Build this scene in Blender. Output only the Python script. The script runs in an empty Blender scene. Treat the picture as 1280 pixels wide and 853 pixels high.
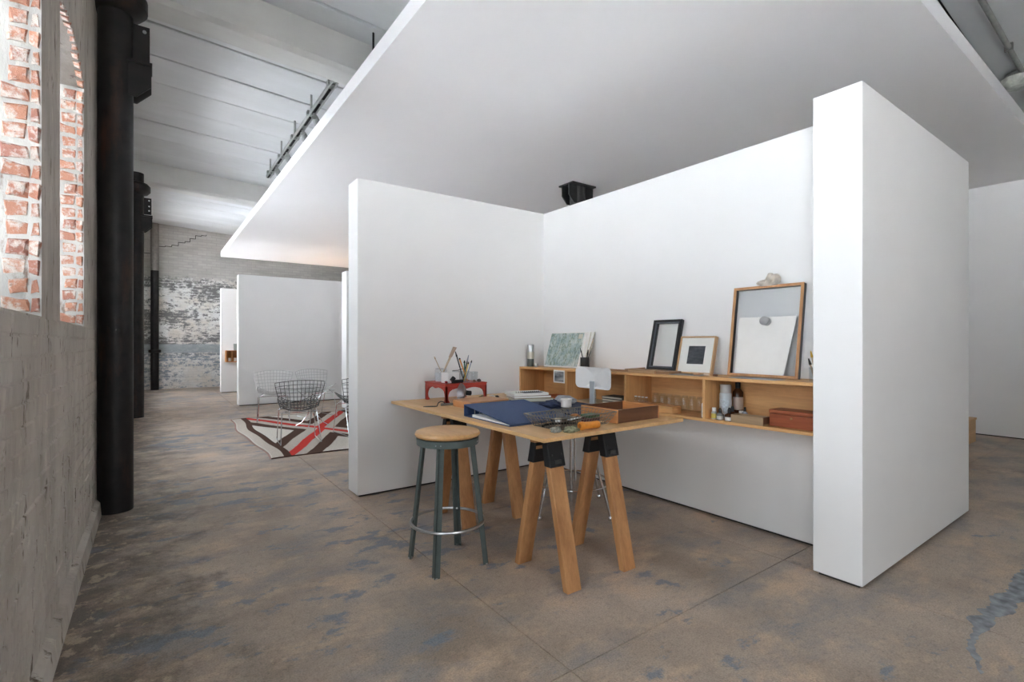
import bpy, bmesh, math, random
from mathutils import Vector, Matrix
random.seed(7)
sc = bpy.context.scene
COL = sc.collection
PI = math.pi

# ------------------------------------------------------------------ camera
cam_d = bpy.data.cameras.new('camera')
cam_d.sensor_width = 36.0
cam_d.lens = 622.5 / 1280 * 36
cam_d.shift_y = 0.0008
cam_d.clip_start = 0.02
cam = bpy.data.objects.new('camera', cam_d)
cam.location = (0, 0, 1.19)
cam.rotation_euler = (PI / 2, 0, -0.6249)
COL.objects.link(cam)
sc.camera = cam

# ------------------------------------------------------------------ sky / light / exposure
world = bpy.data.worlds.new('overcast_sky')
world.use_nodes = True
sc.world = world
bgn = world.node_tree.nodes['Background']
bgn.inputs[0].default_value = (0.90, 0.95, 1.0, 1)
bgn.inputs[1].default_value = 13.0
sc.view_settings.view_transform = 'Standard'
sc.view_settings.look = 'None'
sc.view_settings.gamma = 1.0
sc.view_settings.exposure = -0.03
sc.cycles.max_bounces = 12
sc.cycles.diffuse_bounces = 8
sc.cycles.sample_clamp_indirect = 0.0
sc.cycles.caustics_reflective = False
sc.cycles.caustics_refractive = False

WX = -0.32            # inner face of the brick window wall
SILL, SPRING, RISE = 1.28, 2.64, 0.08
LOW, HIGH = 0.50, 3.10         # unseen openings of the bays the column hides, sized for the light they admit
WINDOWS = [(-2.52, -1.61, 0.30, 2.60), (-1.18, -0.27, 0.30, 2.60), (0.16, 1.07, 0.30, 2.60), (1.50, 2.41, SILL, SPRING), (2.84, 3.75, SILL, SPRING),  # first three are out of view, low sills shaped to light floor and walls
           (5.25, 6.25, LOW, HIGH), (6.60, 7.60, LOW, HIGH), (7.95, 8.95, LOW, HIGH), (10.75, 11.75, LOW, HIGH), (12.10, 13.10, LOW, HIGH), (13.45, 14.45, LOW, HIGH)]
for (a, b, SL, SP) in WINDOWS:        # portals: guide the sky's light through each opening
    ld = bpy.data.lights.new('window_portal', 'AREA')
    ld.shape = 'RECTANGLE'
    ld.size = SP + RISE - SL
    ld.size_y = b - a
    ld.cycles.is_portal = True
    lo = bpy.data.objects.new('window_portal', ld)
    lo.location = (WX - 0.42, (a + b) / 2, (SL + SP + RISE) / 2)
    lo.rotation_euler = (0, -PI / 2, 0)
    COL.objects.link(lo)

# sun added so the unseen pavement bounces light in: it travels along and away from the window wall, so only its bounce comes in
bounce_sun_d = bpy.data.lights.new('sun', 'SUN')
bounce_sun_d.energy = 260.0
bounce_sun_d.angle = 0.01
bounce_sun_d.color = (1.0, 1.0, 1.0)
sun = bpy.data.objects.new('sun', bounce_sun_d)
sun.rotation_euler = Vector((-0.30, -0.80, -0.62)).to_track_quat('-Z', 'Y').to_euler()
COL.objects.link(sun)

REAR_ADDED, RZ0, RZ1 = [(0.3, 1.45)], 1.0, 2.9      # window added in the unseen rear wall to light faces turned that way
for (a, b) in REAR_ADDED:
    ld = bpy.data.lights.new('window_portal', 'AREA')
    ld.shape = 'RECTANGLE'; ld.size = b - a; ld.size_y = RZ1 - RZ0
    ld.cycles.is_portal = True
    lo = bpy.data.objects.new('window_portal', ld)
    lo.location = ((a + b) / 2, -4.42, (RZ0 + RZ1) / 2)
    lo.rotation_euler = (PI / 2, 0, 0)
    COL.objects.link(lo)

# ------------------------------------------------------------------ mesh helpers
def NB():
    return bmesh.new()

def box(bm, x0, x1, y0, y1, z0, z1):
    v = [bm.verts.new(p) for p in ((x0,y0,z0),(x1,y0,z0),(x1,y1,z0),(x0,y1,z0),(x0,y0,z1),(x1,y0,z1),(x1,y1,z1),(x0,y1,z1))]
    for f in ((3,2,1,0),(4,5,6,7),(0,1,5,4),(1,2,6,5),(2,3,7,6),(3,0,4,7)):
        bm.faces.new([v[i] for i in f])
    return v

def hexa(bm, lo, hi):
    """eight-corner solid: four bottom points, four top points (same order, counter-clockwise)"""
    v = [bm.verts.new(p) for p in list(lo) + list(hi)]
    for f in ((3,2,1,0),(4,5,6,7),(0,1,5,4),(1,2,6,5),(2,3,7,6),(3,0,4,7)):
        bm.faces.new([v[i] for i in f])

def frame_of(d):
    d = Vector(d).normalized()
    u = d.cross(Vector((0,0,1)))
    if u.length < 1e-3: u = Vector((1,0,0))
    u.normalize()
    return d, u, d.cross(u).normalized()

def cyl(bm, p0, p1, r0, r1=None, n=12, caps=True):
    if r1 is None: r1 = r0
    p0, p1 = Vector(p0), Vector(p1)
    d, u, w = frame_of(p1 - p0)
    A, B = [], []
    for i in range(n):
        a = 2*PI*i/n
        o = u*math.cos(a) + w*math.sin(a)
        A.append(bm.verts.new(p0 + o*r0)); B.append(bm.verts.new(p1 + o*r1))
    for i in range(n):
        j = (i+1) % n
        bm.faces.new((A[i], A[j], B[j], B[i]))
    if caps:
        bm.faces.new(A[::-1]); bm.faces.new(B)

def tube(bm, pts, r, n=6, closed=False):
    pts = [Vector(p) for p in pts]
    rings = []
    m = len(pts)
    prev = None
    for i, p in enumerate(pts):
        if closed: t = pts[(i+1) % m] - pts[i-1]
        elif i == 0: t = pts[1] - pts[0]
        elif i == m-1: t = pts[-1] - pts[-2]
        else: t = pts[i+1] - pts[i-1]
        t.normalize()
        if prev is None:
            _, u, w = frame_of(t)
        else:
            u = prev - t*prev.dot(t)
            if u.length < 1e-4: _, u, w = frame_of(t)
            u.normalize(); w = t.cross(u)
        prev = u
        rings.append([bm.verts.new(p + (u*math.cos(2*PI*k/n) + w*math.sin(2*PI*k/n))*r) for k in range(n)])
    for i in range(m if closed else m-1):
        A, B = rings[i], rings[(i+1) % m]
        for k in range(n):
            l = (k+1) % n
            bm.faces.new((A[k], A[l], B[l], B[k]))
    if not closed:
        bm.faces.new(rings[0][::-1]); bm.faces.new(rings[-1])

def lathe(bm, prof, n=20, c=(0,0,0)):
    """prof: list of (radius, z) from bottom to top"""
    rings = []
    for r, z in prof:
        if r < 1e-5:
            rings.append([bm.verts.new((c[0], c[1], c[2]+z))])
        else:
            rings.append([bm.verts.new((c[0]+r*math.cos(2*PI*k/n), c[1]+r*math.sin(2*PI*k/n), c[2]+z)) for k in range(n)])
    for A, B in zip(rings, rings[1:]):
        for k in range(n):
            l = (k+1) % n
            if len(A) == 1 and len(B) == 1: continue
            if len(A) == 1: bm.faces.new((A[0], B[l], B[k]))
            elif len(B) == 1: bm.faces.new((A[k], A[l], B[0]))
            else: bm.faces.new((A[k], A[l], B[l], B[k]))
    if len(rings[0]) > 1: bm.faces.new(rings[0][::-1])
    if len(rings[-1]) > 1: bm.faces.new(rings[-1])

def prism(bm, pts, axis, a, b):
    """extrude a 2D outline along an axis. axis x: pts are (y,z); y: (x,z); z: (x,y)"""
    def P(p, t):
        return {'x': (t, p[0], p[1]), 'y': (p[0], t, p[1]), 'z': (p[0], p[1], t)}[axis]
    A = [bm.verts.new(P(p, a)) for p in pts]
    B = [bm.verts.new(P(p, b)) for p in pts]
    n = len(pts)
    bm.faces.new(A[::-1]); bm.faces.new(B)
    for i in range(n):
        j = (i+1) % n
        bm.faces.new((A[i], A[j], B[j], B[i]))

def xform(bm, M):
    bmesh.ops.transform(bm, matrix=M, verts=bm.verts)
    return bm

def obj(name, bm, m, parent=None, bevel=0, smooth=False, loc=None, segs=2):
    bmesh.ops.recalc_face_normals(bm, faces=bm.faces)
    me = bpy.data.meshes.new(name)
    bm.to_mesh(me); bm.free()
    if smooth:
        for p in me.polygons: p.use_smooth = True
    ms = m if isinstance(m, (list, tuple)) else [m]
    for k in ms: me.materials.append(k)
    o = bpy.data.objects.new(name, me)
    COL.objects.link(o)
    if parent is not None: o.parent = parent
    if loc is not None: o.location = loc
    if smooth:
        es = o.modifiers.new('edge_split', 'EDGE_SPLIT'); es.split_angle = math.radians(40)
    if bevel:
        b = o.modifiers.new('bevel', 'BEVEL'); b.width = bevel; b.segments = segs; b.limit_method = 'ANGLE'
    return o

def tag(o, label, cat, group=None, kind=None):
    o['label'] = label; o['category'] = cat
    if group: o['group'] = group
    if kind: o['kind'] = kind
    return o

def thing(name, label, cat, loc=(0,0,0), rz=0, group=None):
    o = bpy.data.objects.new(name, None)
    o.empty_display_size = 0.05
    COL.objects.link(o)
    o.location = loc; o.rotation_euler = (0, 0, rz)
    return tag(o, label, cat, group)

def struct(o, label, cat='wall'):
    return tag(o, label, cat, kind='structure')

def inst(src, name, parent, M=None, mat=None):
    c = src.copy(); c.name = name
    COL.objects.link(c); c.parent = parent
    if M is not None: c.matrix_local = M
    return c

def copy_tree(o, parent=None):
    c = o.copy(); COL.objects.link(c)
    c.parent = parent
    for ch in list(o.children): copy_tree(ch, c)
    return c

# ------------------------------------------------------------------ materials
def nt(name):
    m = bpy.data.materials.new(name); m.use_nodes = True
    t = m.node_tree; b = t.nodes['Principled BSDF']
    return m, t, b

def N(t, typ, **kw):
    n = t.nodes.new(typ)
    for k, v in kw.items():
        if k in n.inputs: n.inputs[k].default_value = v
        else: setattr(n, k, v)
    return n

def plain(name, col, rough=0.5, metal=0.0, var=0.0, scale=20, bump=0.0, spec=0.5):
    m, t, b = nt(name)
    b.inputs['Roughness'].default_value = rough
    b.inputs['Metallic'].default_value = metal
    b.inputs['Specular IOR Level'].default_value = spec
    if var or bump:
        tc = N(t, 'ShaderNodeTexCoord')
        no = N(t, 'ShaderNodeTexNoise', Scale=scale, Detail=5.0)
        t.links.new(tc.outputs['Object'], no.inputs['Vector'])
        r = N(t, 'ShaderNodeMapRange')
        r.inputs['From Min'].default_value = 0.3; r.inputs['From Max'].default_value = 0.7
        r.inputs['To Min'].default_value = 1-var; r.inputs['To Max'].default_value = 1+var
        t.links.new(no.outputs['Fac'], r.inputs['Value'])
        mx = N(t, 'ShaderNodeVectorMath', operation='SCALE')
        mx.inputs[0].default_value = col
        t.links.new(r.outputs[0], mx.inputs['Scale'])
        t.links.new(mx.outputs[0], b.inputs['Base Color'])
        if bump:
            bp = N(t, 'ShaderNodeBump', Strength=bump, Distance=0.01)
            t.links.new(no.outputs['Fac'], bp.inputs['Height'])
            t.links.new(bp.outputs[0], b.inputs['Normal'])
    else:
        b.inputs['Base Color'].default_value = (*col, 1)
    return m

def ramp(t, fac, stops):
    r = N(t, 'ShaderNodeValToRGB')
    e = r.color_ramp.elements
    while len(e) < len(stops): e.new(0.5)
    for k, (p, c) in enumerate(stops):
        e[k].position = p
        e[k].color = (*c, 1) if len(c) == 3 else c
    t.links.new(fac, r.inputs['Fac'])
    return r

def noise(t, vec, scale, detail=4.0, rough=0.55, stretch=None, rot=None, loc=None):
    mp = N(t, 'ShaderNodeMapping')
    t.links.new(vec, mp.inputs['Vector'])
    if stretch: mp.inputs['Scale'].default_value = stretch
    if rot: mp.inputs['Rotation'].default_value = rot
    if loc: mp.inputs['Location'].default_value = loc
    n = N(t, 'ShaderNodeTexNoise', Scale=scale, Detail=detail, Roughness=rough)
    t.links.new(mp.outputs[0], n.inputs['Vector'])
    return n.outputs['Fac']

def mix(t, fac, a, b, mode='MIX'):
    m = N(t, 'ShaderNodeMix', data_type='RGBA', blend_type=mode)
    for sock, val in ((m.inputs[0], fac), (m.inputs[6], a), (m.inputs[7], b)):
        if hasattr(val, 'is_output'): t.links.new(val, sock)
        elif isinstance(val, (int, float)): sock.default_value = val
        else: sock.default_value = (*val, 1)
    return m.outputs[2]

def wood(name, c1, c2, axis='z', rough=0.5, scale=14.0, coat=0.0):
    m, t, b = nt(name)
    tc = N(t, 'ShaderNodeTexCoord')
    oi = N(t, 'ShaderNodeObjectInfo')
    ad = N(t, 'ShaderNodeVectorMath', operation='ADD')
    sc_ = N(t, 'ShaderNodeVectorMath', operation='SCALE')
    cb = N(t, 'ShaderNodeCombineXYZ')
    for k in range(3): t.links.new(oi.outputs['Random'], cb.inputs[k])
    t.links.new(cb.outputs[0], sc_.inputs[0]); sc_.inputs['Scale'].default_value = 17.0
    t.links.new(tc.outputs['Object'], ad.inputs[0]); t.links.new(sc_.outputs[0], ad.inputs[1])
    st = {'x': (0.07, 1, 1), 'y': (1, 0.07, 1), 'z': (1, 1, 0.07)}[axis]
    f = noise(t, ad.outputs[0], scale, 5.0, 0.6, st)
    g = noise(t, ad.outputs[0], scale*7, 3.0, 0.6, st)
    r = ramp(t, f, [(0.32, c2), (0.62, c1)])
    r2 = ramp(t, g, [(0.35, (0.80,0.78,0.76)), (0.6, (1,1,1))])
    c = mix(t, 0.6, r.outputs[0], r2.outputs[0], 'MULTIPLY')
    t.links.new(c, b.inputs['Base Color'])
    b.inputs['Roughness'].default_value = rough
    bp = N(t, 'ShaderNodeBump', Strength=0.12, Distance=0.003)
    t.links.new(g, bp.inputs['Height']); t.links.new(bp.outputs[0], b.inputs['Normal'])
    return m

def glass(name, tint=(0.95, 0.98, 0.97), ior=1.45):
    m = bpy.data.materials.new(name); m.use_nodes = True
    t = m.node_tree; t.nodes.clear()
    o = N(t, 'ShaderNodeOutputMaterial'); mx = N(t, 'ShaderNodeMixShader')
    tr = N(t, 'ShaderNodeBsdfTransparent'); gl = N(t, 'ShaderNodeBsdfGlossy')
    tr.inputs[0].default_value = (*tint, 1); gl.inputs['Roughness'].default_value = 0.03
    mx.inputs[0].default_value = ((ior-1)/(ior+1))**2 * 1.6
    t.links.new(tr.outputs[0], mx.inputs[1])
    t.links.new(gl.outputs[0], mx.inputs[2]); t.links.new(mx.outputs[0], o.inputs[0])
    return m

WHITE = plain('white_wall_paint', (0.84, 0.84, 0.835), 0.55, var=0.012, scale=2.5)
SOFFIT = plain('white_soffit_paint', (0.87, 0.87, 0.88), 0.6, var=0.01, scale=1.5)
GAP = plain('dark_shadow_gap', (0.03, 0.025, 0.025), 0.8)
IRON = plain('blackened_iron', (0.011, 0.009, 0.0085), 0.55, var=0.45, scale=9, bump=0.15, spec=0.3)
def rusty(m):
    t = m.node_tree; b = t.nodes['Principled BSDF']
    src = b.inputs['Base Color'].links[0].from_socket
    g = N(t, 'ShaderNodeNewGeometry')
    f = noise(t, g.outputs['Position'], 5.0, 7, 0.7, (1, 1, 0.25))
    k = ramp(t, f, [(0.54, (0, 0, 0)), (0.68, (0.8, 0.8, 0.8))]).outputs[0]
    t.links.new(mix(t, k, src, (0.055, 0.022, 0.012)), b.inputs['Base Color'])
IRON_IN = plain('dark_grey_iron', (0.03, 0.03, 0.03), 0.5, var=0.3, scale=9, bump=0.1)
RUSTY = plain('rusty_black_iron', (0.013, 0.011, 0.0105), 0.5, var=0.45, scale=9, bump=0.15, spec=0.35)
STEEL = plain('bare_steel', (0.55, 0.56, 0.57), 0.3, 1.0)
CHROME = plain('chrome', (0.75, 0.76, 0.77), 0.15, 1.0)
DKWIRE = plain('dark_wire', (0.20, 0.18, 0.15), 0.4, 0.6)
BLACK = plain('black_plastic', (0.010, 0.010, 0.011), 0.55, spec=0.35)
BLACKCLOTH = plain('black_cloth', (0.015, 0.017, 0.022), 0.9, var=0.3, scale=60)
NAVYCLOTH = plain('navy_cloth', (0.02, 0.03, 0.07), 0.9, var=0.3, scale=50)
WHITEPL = plain('white_enamel', (0.80, 0.80, 0.79), 0.35, var=0.02, scale=30)
PAPER = plain('white_paper', (0.80, 0.79, 0.76), 0.8, var=0.02, scale=15)
OAK_Y = wood('oak_ply_along', (0.70, 0.395, 0.165), (0.58, 0.31, 0.12), 'y', 0.5)
OAK_X = wood('oak_ply_across', (0.72, 0.45, 0.21), (0.61, 0.36, 0.155), 'x', 0.45)
OAK_YT = wood('oak_ply_table', (0.72, 0.45, 0.21), (0.61, 0.36, 0.155), 'y', 0.42)
FIR = wood('fir_timber', (0.57, 0.29, 0.12), (0.38, 0.17, 0.065), 'z', 0.55, 16)
SEATW = wood('maple_seat', (0.68, 0.40, 0.17), (0.55, 0.29, 0.11), 'y', 0.28, 10)
SHADEWOOD = wood('shade_dark_wood', (0.14, 0.062, 0.032), (0.10, 0.042, 0.022), 'x', 0.45, 16)
TANWOOD = wood('orange_pine', (0.58, 0.26, 0.09), (0.44, 0.18, 0.06), 'x', 0.5, 16)
REDBOXW = wood('reddish_cedar', (0.38, 0.11, 0.045), (0.20, 0.045, 0.018), 'y', 0.35, 22)
FRAMEW = wood('raw_frame_pine', (0.58, 0.31, 0.14), (0.44, 0.21, 0.09), 'z', 0.5, 20)
OAKFR = wood('light_oak_frame', (0.60, 0.38, 0.20), (0.50, 0.30, 0.15), 'z', 0.5, 20)
GREYST = plain('grey_green_paint', (0.10, 0.125, 0.12), 0.4, var=0.12, scale=25)
LACQ = plain('red_lacquer', (0.44, 0.045, 0.028), 0.45, var=0.12, scale=14)
BLUE = plain('blue_bookcloth', (0.035, 0.065, 0.155), 0.75, var=0.12, scale=120, bump=0.1)
LEATHER = wood('tan_board', (0.55, 0.30, 0.155), (0.48, 0.24, 0.12), 'x', 0.6, 12)
ORANGE = plain('orange_rubber', (0.62, 0.22, 0.02), 0.5, var=0.15, scale=40)
GREENGR = plain('sage_wool', (0.22, 0.22, 0.14), 0.95, var=0.5, scale=60, bump=0.5)
GREYCLOTH = plain('grey_cloth', (0.36, 0.37, 0.38), 0.9, var=0.15, scale=30)
ROCK = plain('quartz_rock', (0.55, 0.50, 0.44), 0.85, var=0.3, scale=25, bump=0.6)
CREAM = plain('cream_band', (0.60, 0.58, 0.48), 0.5)
GLASS = glass('clear_glass', (0.96, 0.975, 0.97))
DIM_LOW = glass('dimming_glass_low', (0.66, 0.675, 0.68))  # this and the next two: tint added to dim the daylight
DIM_NEAR = glass('dimming_glass_near', (0.67, 0.68, 0.69))
FARPANE = glass('dimming_glass_far', (0.71, 0.72, 0.73))
JARG = glass('jar_glass', (0.93, 0.95, 0.96), 1.45)
AMBER = plain('amber_glass', (0.06, 0.022, 0.010), 0.15)

def mat_floor():
    m, t, b = nt('polished_concrete')
    tc = N(t, 'ShaderNodeNewGeometry'); P = tc.outputs['Position']
    a = noise(t, P, 1.2, 7, 0.62, (1, 0.8, 1))
    base = ramp(t, a, [(0.30, (0.247, 0.188, 0.145)), (0.47, (0.364, 0.292, 0.235)), (0.62, (0.456, 0.371, 0.303)), (0.75, (0.514, 0.433, 0.364))]).outputs[0]
    w = noise(t, P, 2.6, 7, 0.68, (1, 1.5, 1), (0, 0, 0.5), (3.1, 1.2, 0))
    tan = ramp(t, w, [(0.50, (0,0,0)), (0.68, (0.9,0.9,0.9))]).outputs[0]
    base = mix(t, tan, base, (0.558, 0.414, 0.294))
    g = noise(t, P, 1.9, 8, 0.68, (0.9, 1.5, 1), (0,0,0.3), (7.7, 4.1, 0))
    gm = ramp(t, g, [(0.50, (0,0,0)), (0.64, (0.8,0.8,0.8))]).outputs[0]
    base = mix(t, gm, base, (0.262, 0.247, 0.245))
    # blue-grey paint remnants, mostly on the window side of the room
    sx = N(t, 'ShaderNodeSeparateXYZ'); t.links.new(P, sx.inputs[0])
    p1 = noise(t, P, 4.2, 8, 0.66, (1, 1.5, 1), (0,0,0.4), (11.3, 2.0, 0))
    p2 = noise(t, P, 0.8, 3, 0.5, None, None, (4.0, 9.0, 0))
    bx_ = N(t, 'ShaderNodeMapRange'); bx_.inputs['From Min'].default_value = 3.2; bx_.inputs['From Max'].default_value = 1.0
    bx_.inputs['To Min'].default_value = -0.05; bx_.inputs['To Max'].default_value = 0.035
    t.links.new(sx.outputs[0], bx_.inputs['Value'])
    pm = N(t, 'ShaderNodeMath', operation='MULTIPLY_ADD'); t.links.new(p2, pm.inputs[0]); pm.inputs[1].default_value = 0.45; t.links.new(p1, pm.inputs[2])
    pq = N(t, 'ShaderNodeMath', operation='ADD'); t.links.new(pm.outputs[0], pq.inputs[0]); t.links.new(bx_.outputs[0], pq.inputs[1])
    blue = ramp(t, pq.outputs[0], [(0.815, (0,0,0)), (0.875, (0.85,0.85,0.85))]).outputs[0]
    base = mix(t, blue, base, (0.179, 0.212, 0.257))
    # dark oily grime and pale flakes beside the brick wall
    mr = N(t, 'ShaderNodeMapRange'); mr.inputs['From Min'].default_value = 0.75; mr.inputs['From Max'].default_value = -0.35
    t.links.new(sx.outputs[0], mr.inputs['Value'])
    dn = noise(t, P, 4.0, 8, 0.70, (1, 1, 1), None, (2.0, 7.0, 0))
    dm = N(t, 'ShaderNodeMath', operation='MULTIPLY_ADD'); t.links.new(mr.outputs[0], dm.inputs[0]); dm.inputs[1].default_value = 0.42; t.links.new(dn, dm.inputs[2])
    dk = ramp(t, dm.outputs[0], [(0.69, (0,0,0)), (0.88, (0.8,0.8,0.8))]).outputs[0]
    base = mix(t, dk, base, (0.112, 0.090, 0.075))
    fl = noise(t, P, 10.0, 7, 0.72, (1,1,1), None, (5.5, 0.3, 0))
    fm = N(t, 'ShaderNodeMath', operation='MULTIPLY_ADD'); t.links.new(mr.outputs[0], fm.inputs[0]); fm.inputs[1].default_value = 0.22; t.links.new(fl, fm.inputs[2])
    fk = ramp(t, fm.outputs[0], [(0.725, (0,0,0)), (0.785, (0.7,0.7,0.7))]).outputs[0]
    base = mix(t, fk, base, (0.504, 0.405, 0.290))
    # fine aggregate speckle, pits
    s = noise(t, P, 150, 2, 0.6)
    sp = ramp(t, s, [(0.33, (0.66,0.66,0.66)), (0.5, (1,1,1)), (0.70, (1.25,1.23,1.20))]).outputs[0]
    base = mix(t, 0.7, base, sp, 'MULTIPLY')
    s2 = noise(t, P, 42, 4, 0.65)
    sp2 = ramp(t, s2, [(0.30, (0.55,0.55,0.55)), (0.44, (1,1,1)), (0.66, (1.12,1.11,1.10))]).outputs[0]
    base = mix(t, 0.5, base, sp2, 'MULTIPLY')
    t.links.new(base, b.inputs['Base Color'])
    rr = N(t, 'ShaderNodeMapRange'); rr.inputs['To Min'].default_value = 0.38; rr.inputs['To Max'].default_value = 0.66
    t.links.new(g, rr.inputs['Value']); t.links.new(rr.outputs[0], b.inputs['Roughness'])
    b.inputs['Specular IOR Level'].default_value = 0.35
    bp = N(t, 'ShaderNodeBump', Strength=0.12, Distance=0.004)
    t.links.new(p1, bp.inputs['Height']); t.links.new(bp.outputs[0], b.inputs['Normal'])
    return m
rusty(RUSTY)
FLOOR = mat_floor()

def mat_paintbrick(name, c1, c2, c3):
    m, t, b = nt(name)
    g = N(t, 'ShaderNodeNewGeometry'); P = g.outputs['Position']
    a = noise(t, P, 3.0, 6, 0.65, (1, 1, 0.6))
    c = ramp(t, a, [(0.32, c2), (0.6, c1)]).outputs[0]
    d = noise(t, P, 16, 6, 0.7, (1, 1, 0.35), None, (3, 5, 1))
    dm = ramp(t, d, [(0.33, (1,1,1)), (0.42, (0,0,0))]).outputs[0]
    c = mix(t, dm, c, c3)
    e = noise(t, P, 5.0, 6, 0.7, (1, 1, 0.22), None, (1, 9, 2))
    em = ramp(t, e, [(0.50, (0,0,0)), (0.66, (0.45,0.45,0.45))]).outputs[0]
    c = mix(t, em, c, (c2[0]*0.62, c2[1]*0.60, c2[2]*0.58))
    l = noise(t, P, 11, 6, 0.7, (1, 1, 0.4), None, (8, 1, 4))
    lm = ramp(t, l, [(0.60, (0,0,0)), (0.70, (0.6,0.6,0.6))]).outputs[0]
    c = mix(t, lm, c, (min(1, c1[0]*1.35), min(1, c1[1]*1.35), min(1, c1[2]*1.3)))
    t.links.new(c, b.inputs['Base Color'])
    b.inputs['Roughness'].default_value = 0.75
    b.inputs['Specular IOR Level'].default_value = 0.25
    bp = N(t, 'ShaderNodeBump', Strength=0.5, Distance=0.01)
    t.links.new(d, bp.inputs['Height']); t.links.new(bp.outputs[0], b.inputs['Normal'])
    return m
GREYBRICK = mat_paintbrick('grey_painted_brick', (0.54, 0.49, 0.435), (0.42, 0.37, 0.32), (0.12, 0.085, 0.06))
PLASTER = mat_paintbrick('whitewashed_plaster', (0.46, 0.45, 0.42), (0.37, 0.36, 0.335), (0.20, 0.15, 0.12))

def mat_rawbrick():
    m, t, b = nt('raw_orange_brick')
    g = N(t, 'ShaderNodeNewGeometry'); P = g.outputs['Position']
    oi = N(t, 'ShaderNodeObjectInfo')
    r = ramp(t, oi.outputs['Random'], [(0.0, (0.34, 0.13, 0.08)), (0.5, (0.42, 0.19, 0.115)), (1.0, (0.30, 0.12, 0.085))]).outputs[0]
    a = noise(t, P, 26, 6, 0.7)
    w = ramp(t, a, [(0.47, (0.05,0.05,0.05)), (0.60, (0.9,0.9,0.9))]).outputs[0]
    c = mix(t, w, r, (0.52, 0.48, 0.43))
    d = noise(t, P, 40, 5, 0.7, None, None, (3,3,3))
    dm = ramp(t, d, [(0.30, (1,1,1)), (0.37, (0,0,0))]).outputs[0]
    c = mix(t, dm, c, (0.12, 0.06, 0.04))
    t.links.new(c, b.inputs['Base Color']); b.inputs['Roughness'].default_value = 0.9
    bp = N(t, 'ShaderNodeBump', Strength=0.8, Distance=0.008)
    t.links.new(a, bp.inputs['Height']); t.links.new(bp.outputs[0], b.inputs['Normal'])
    return m
RAWBRICK = mat_rawbrick()

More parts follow.
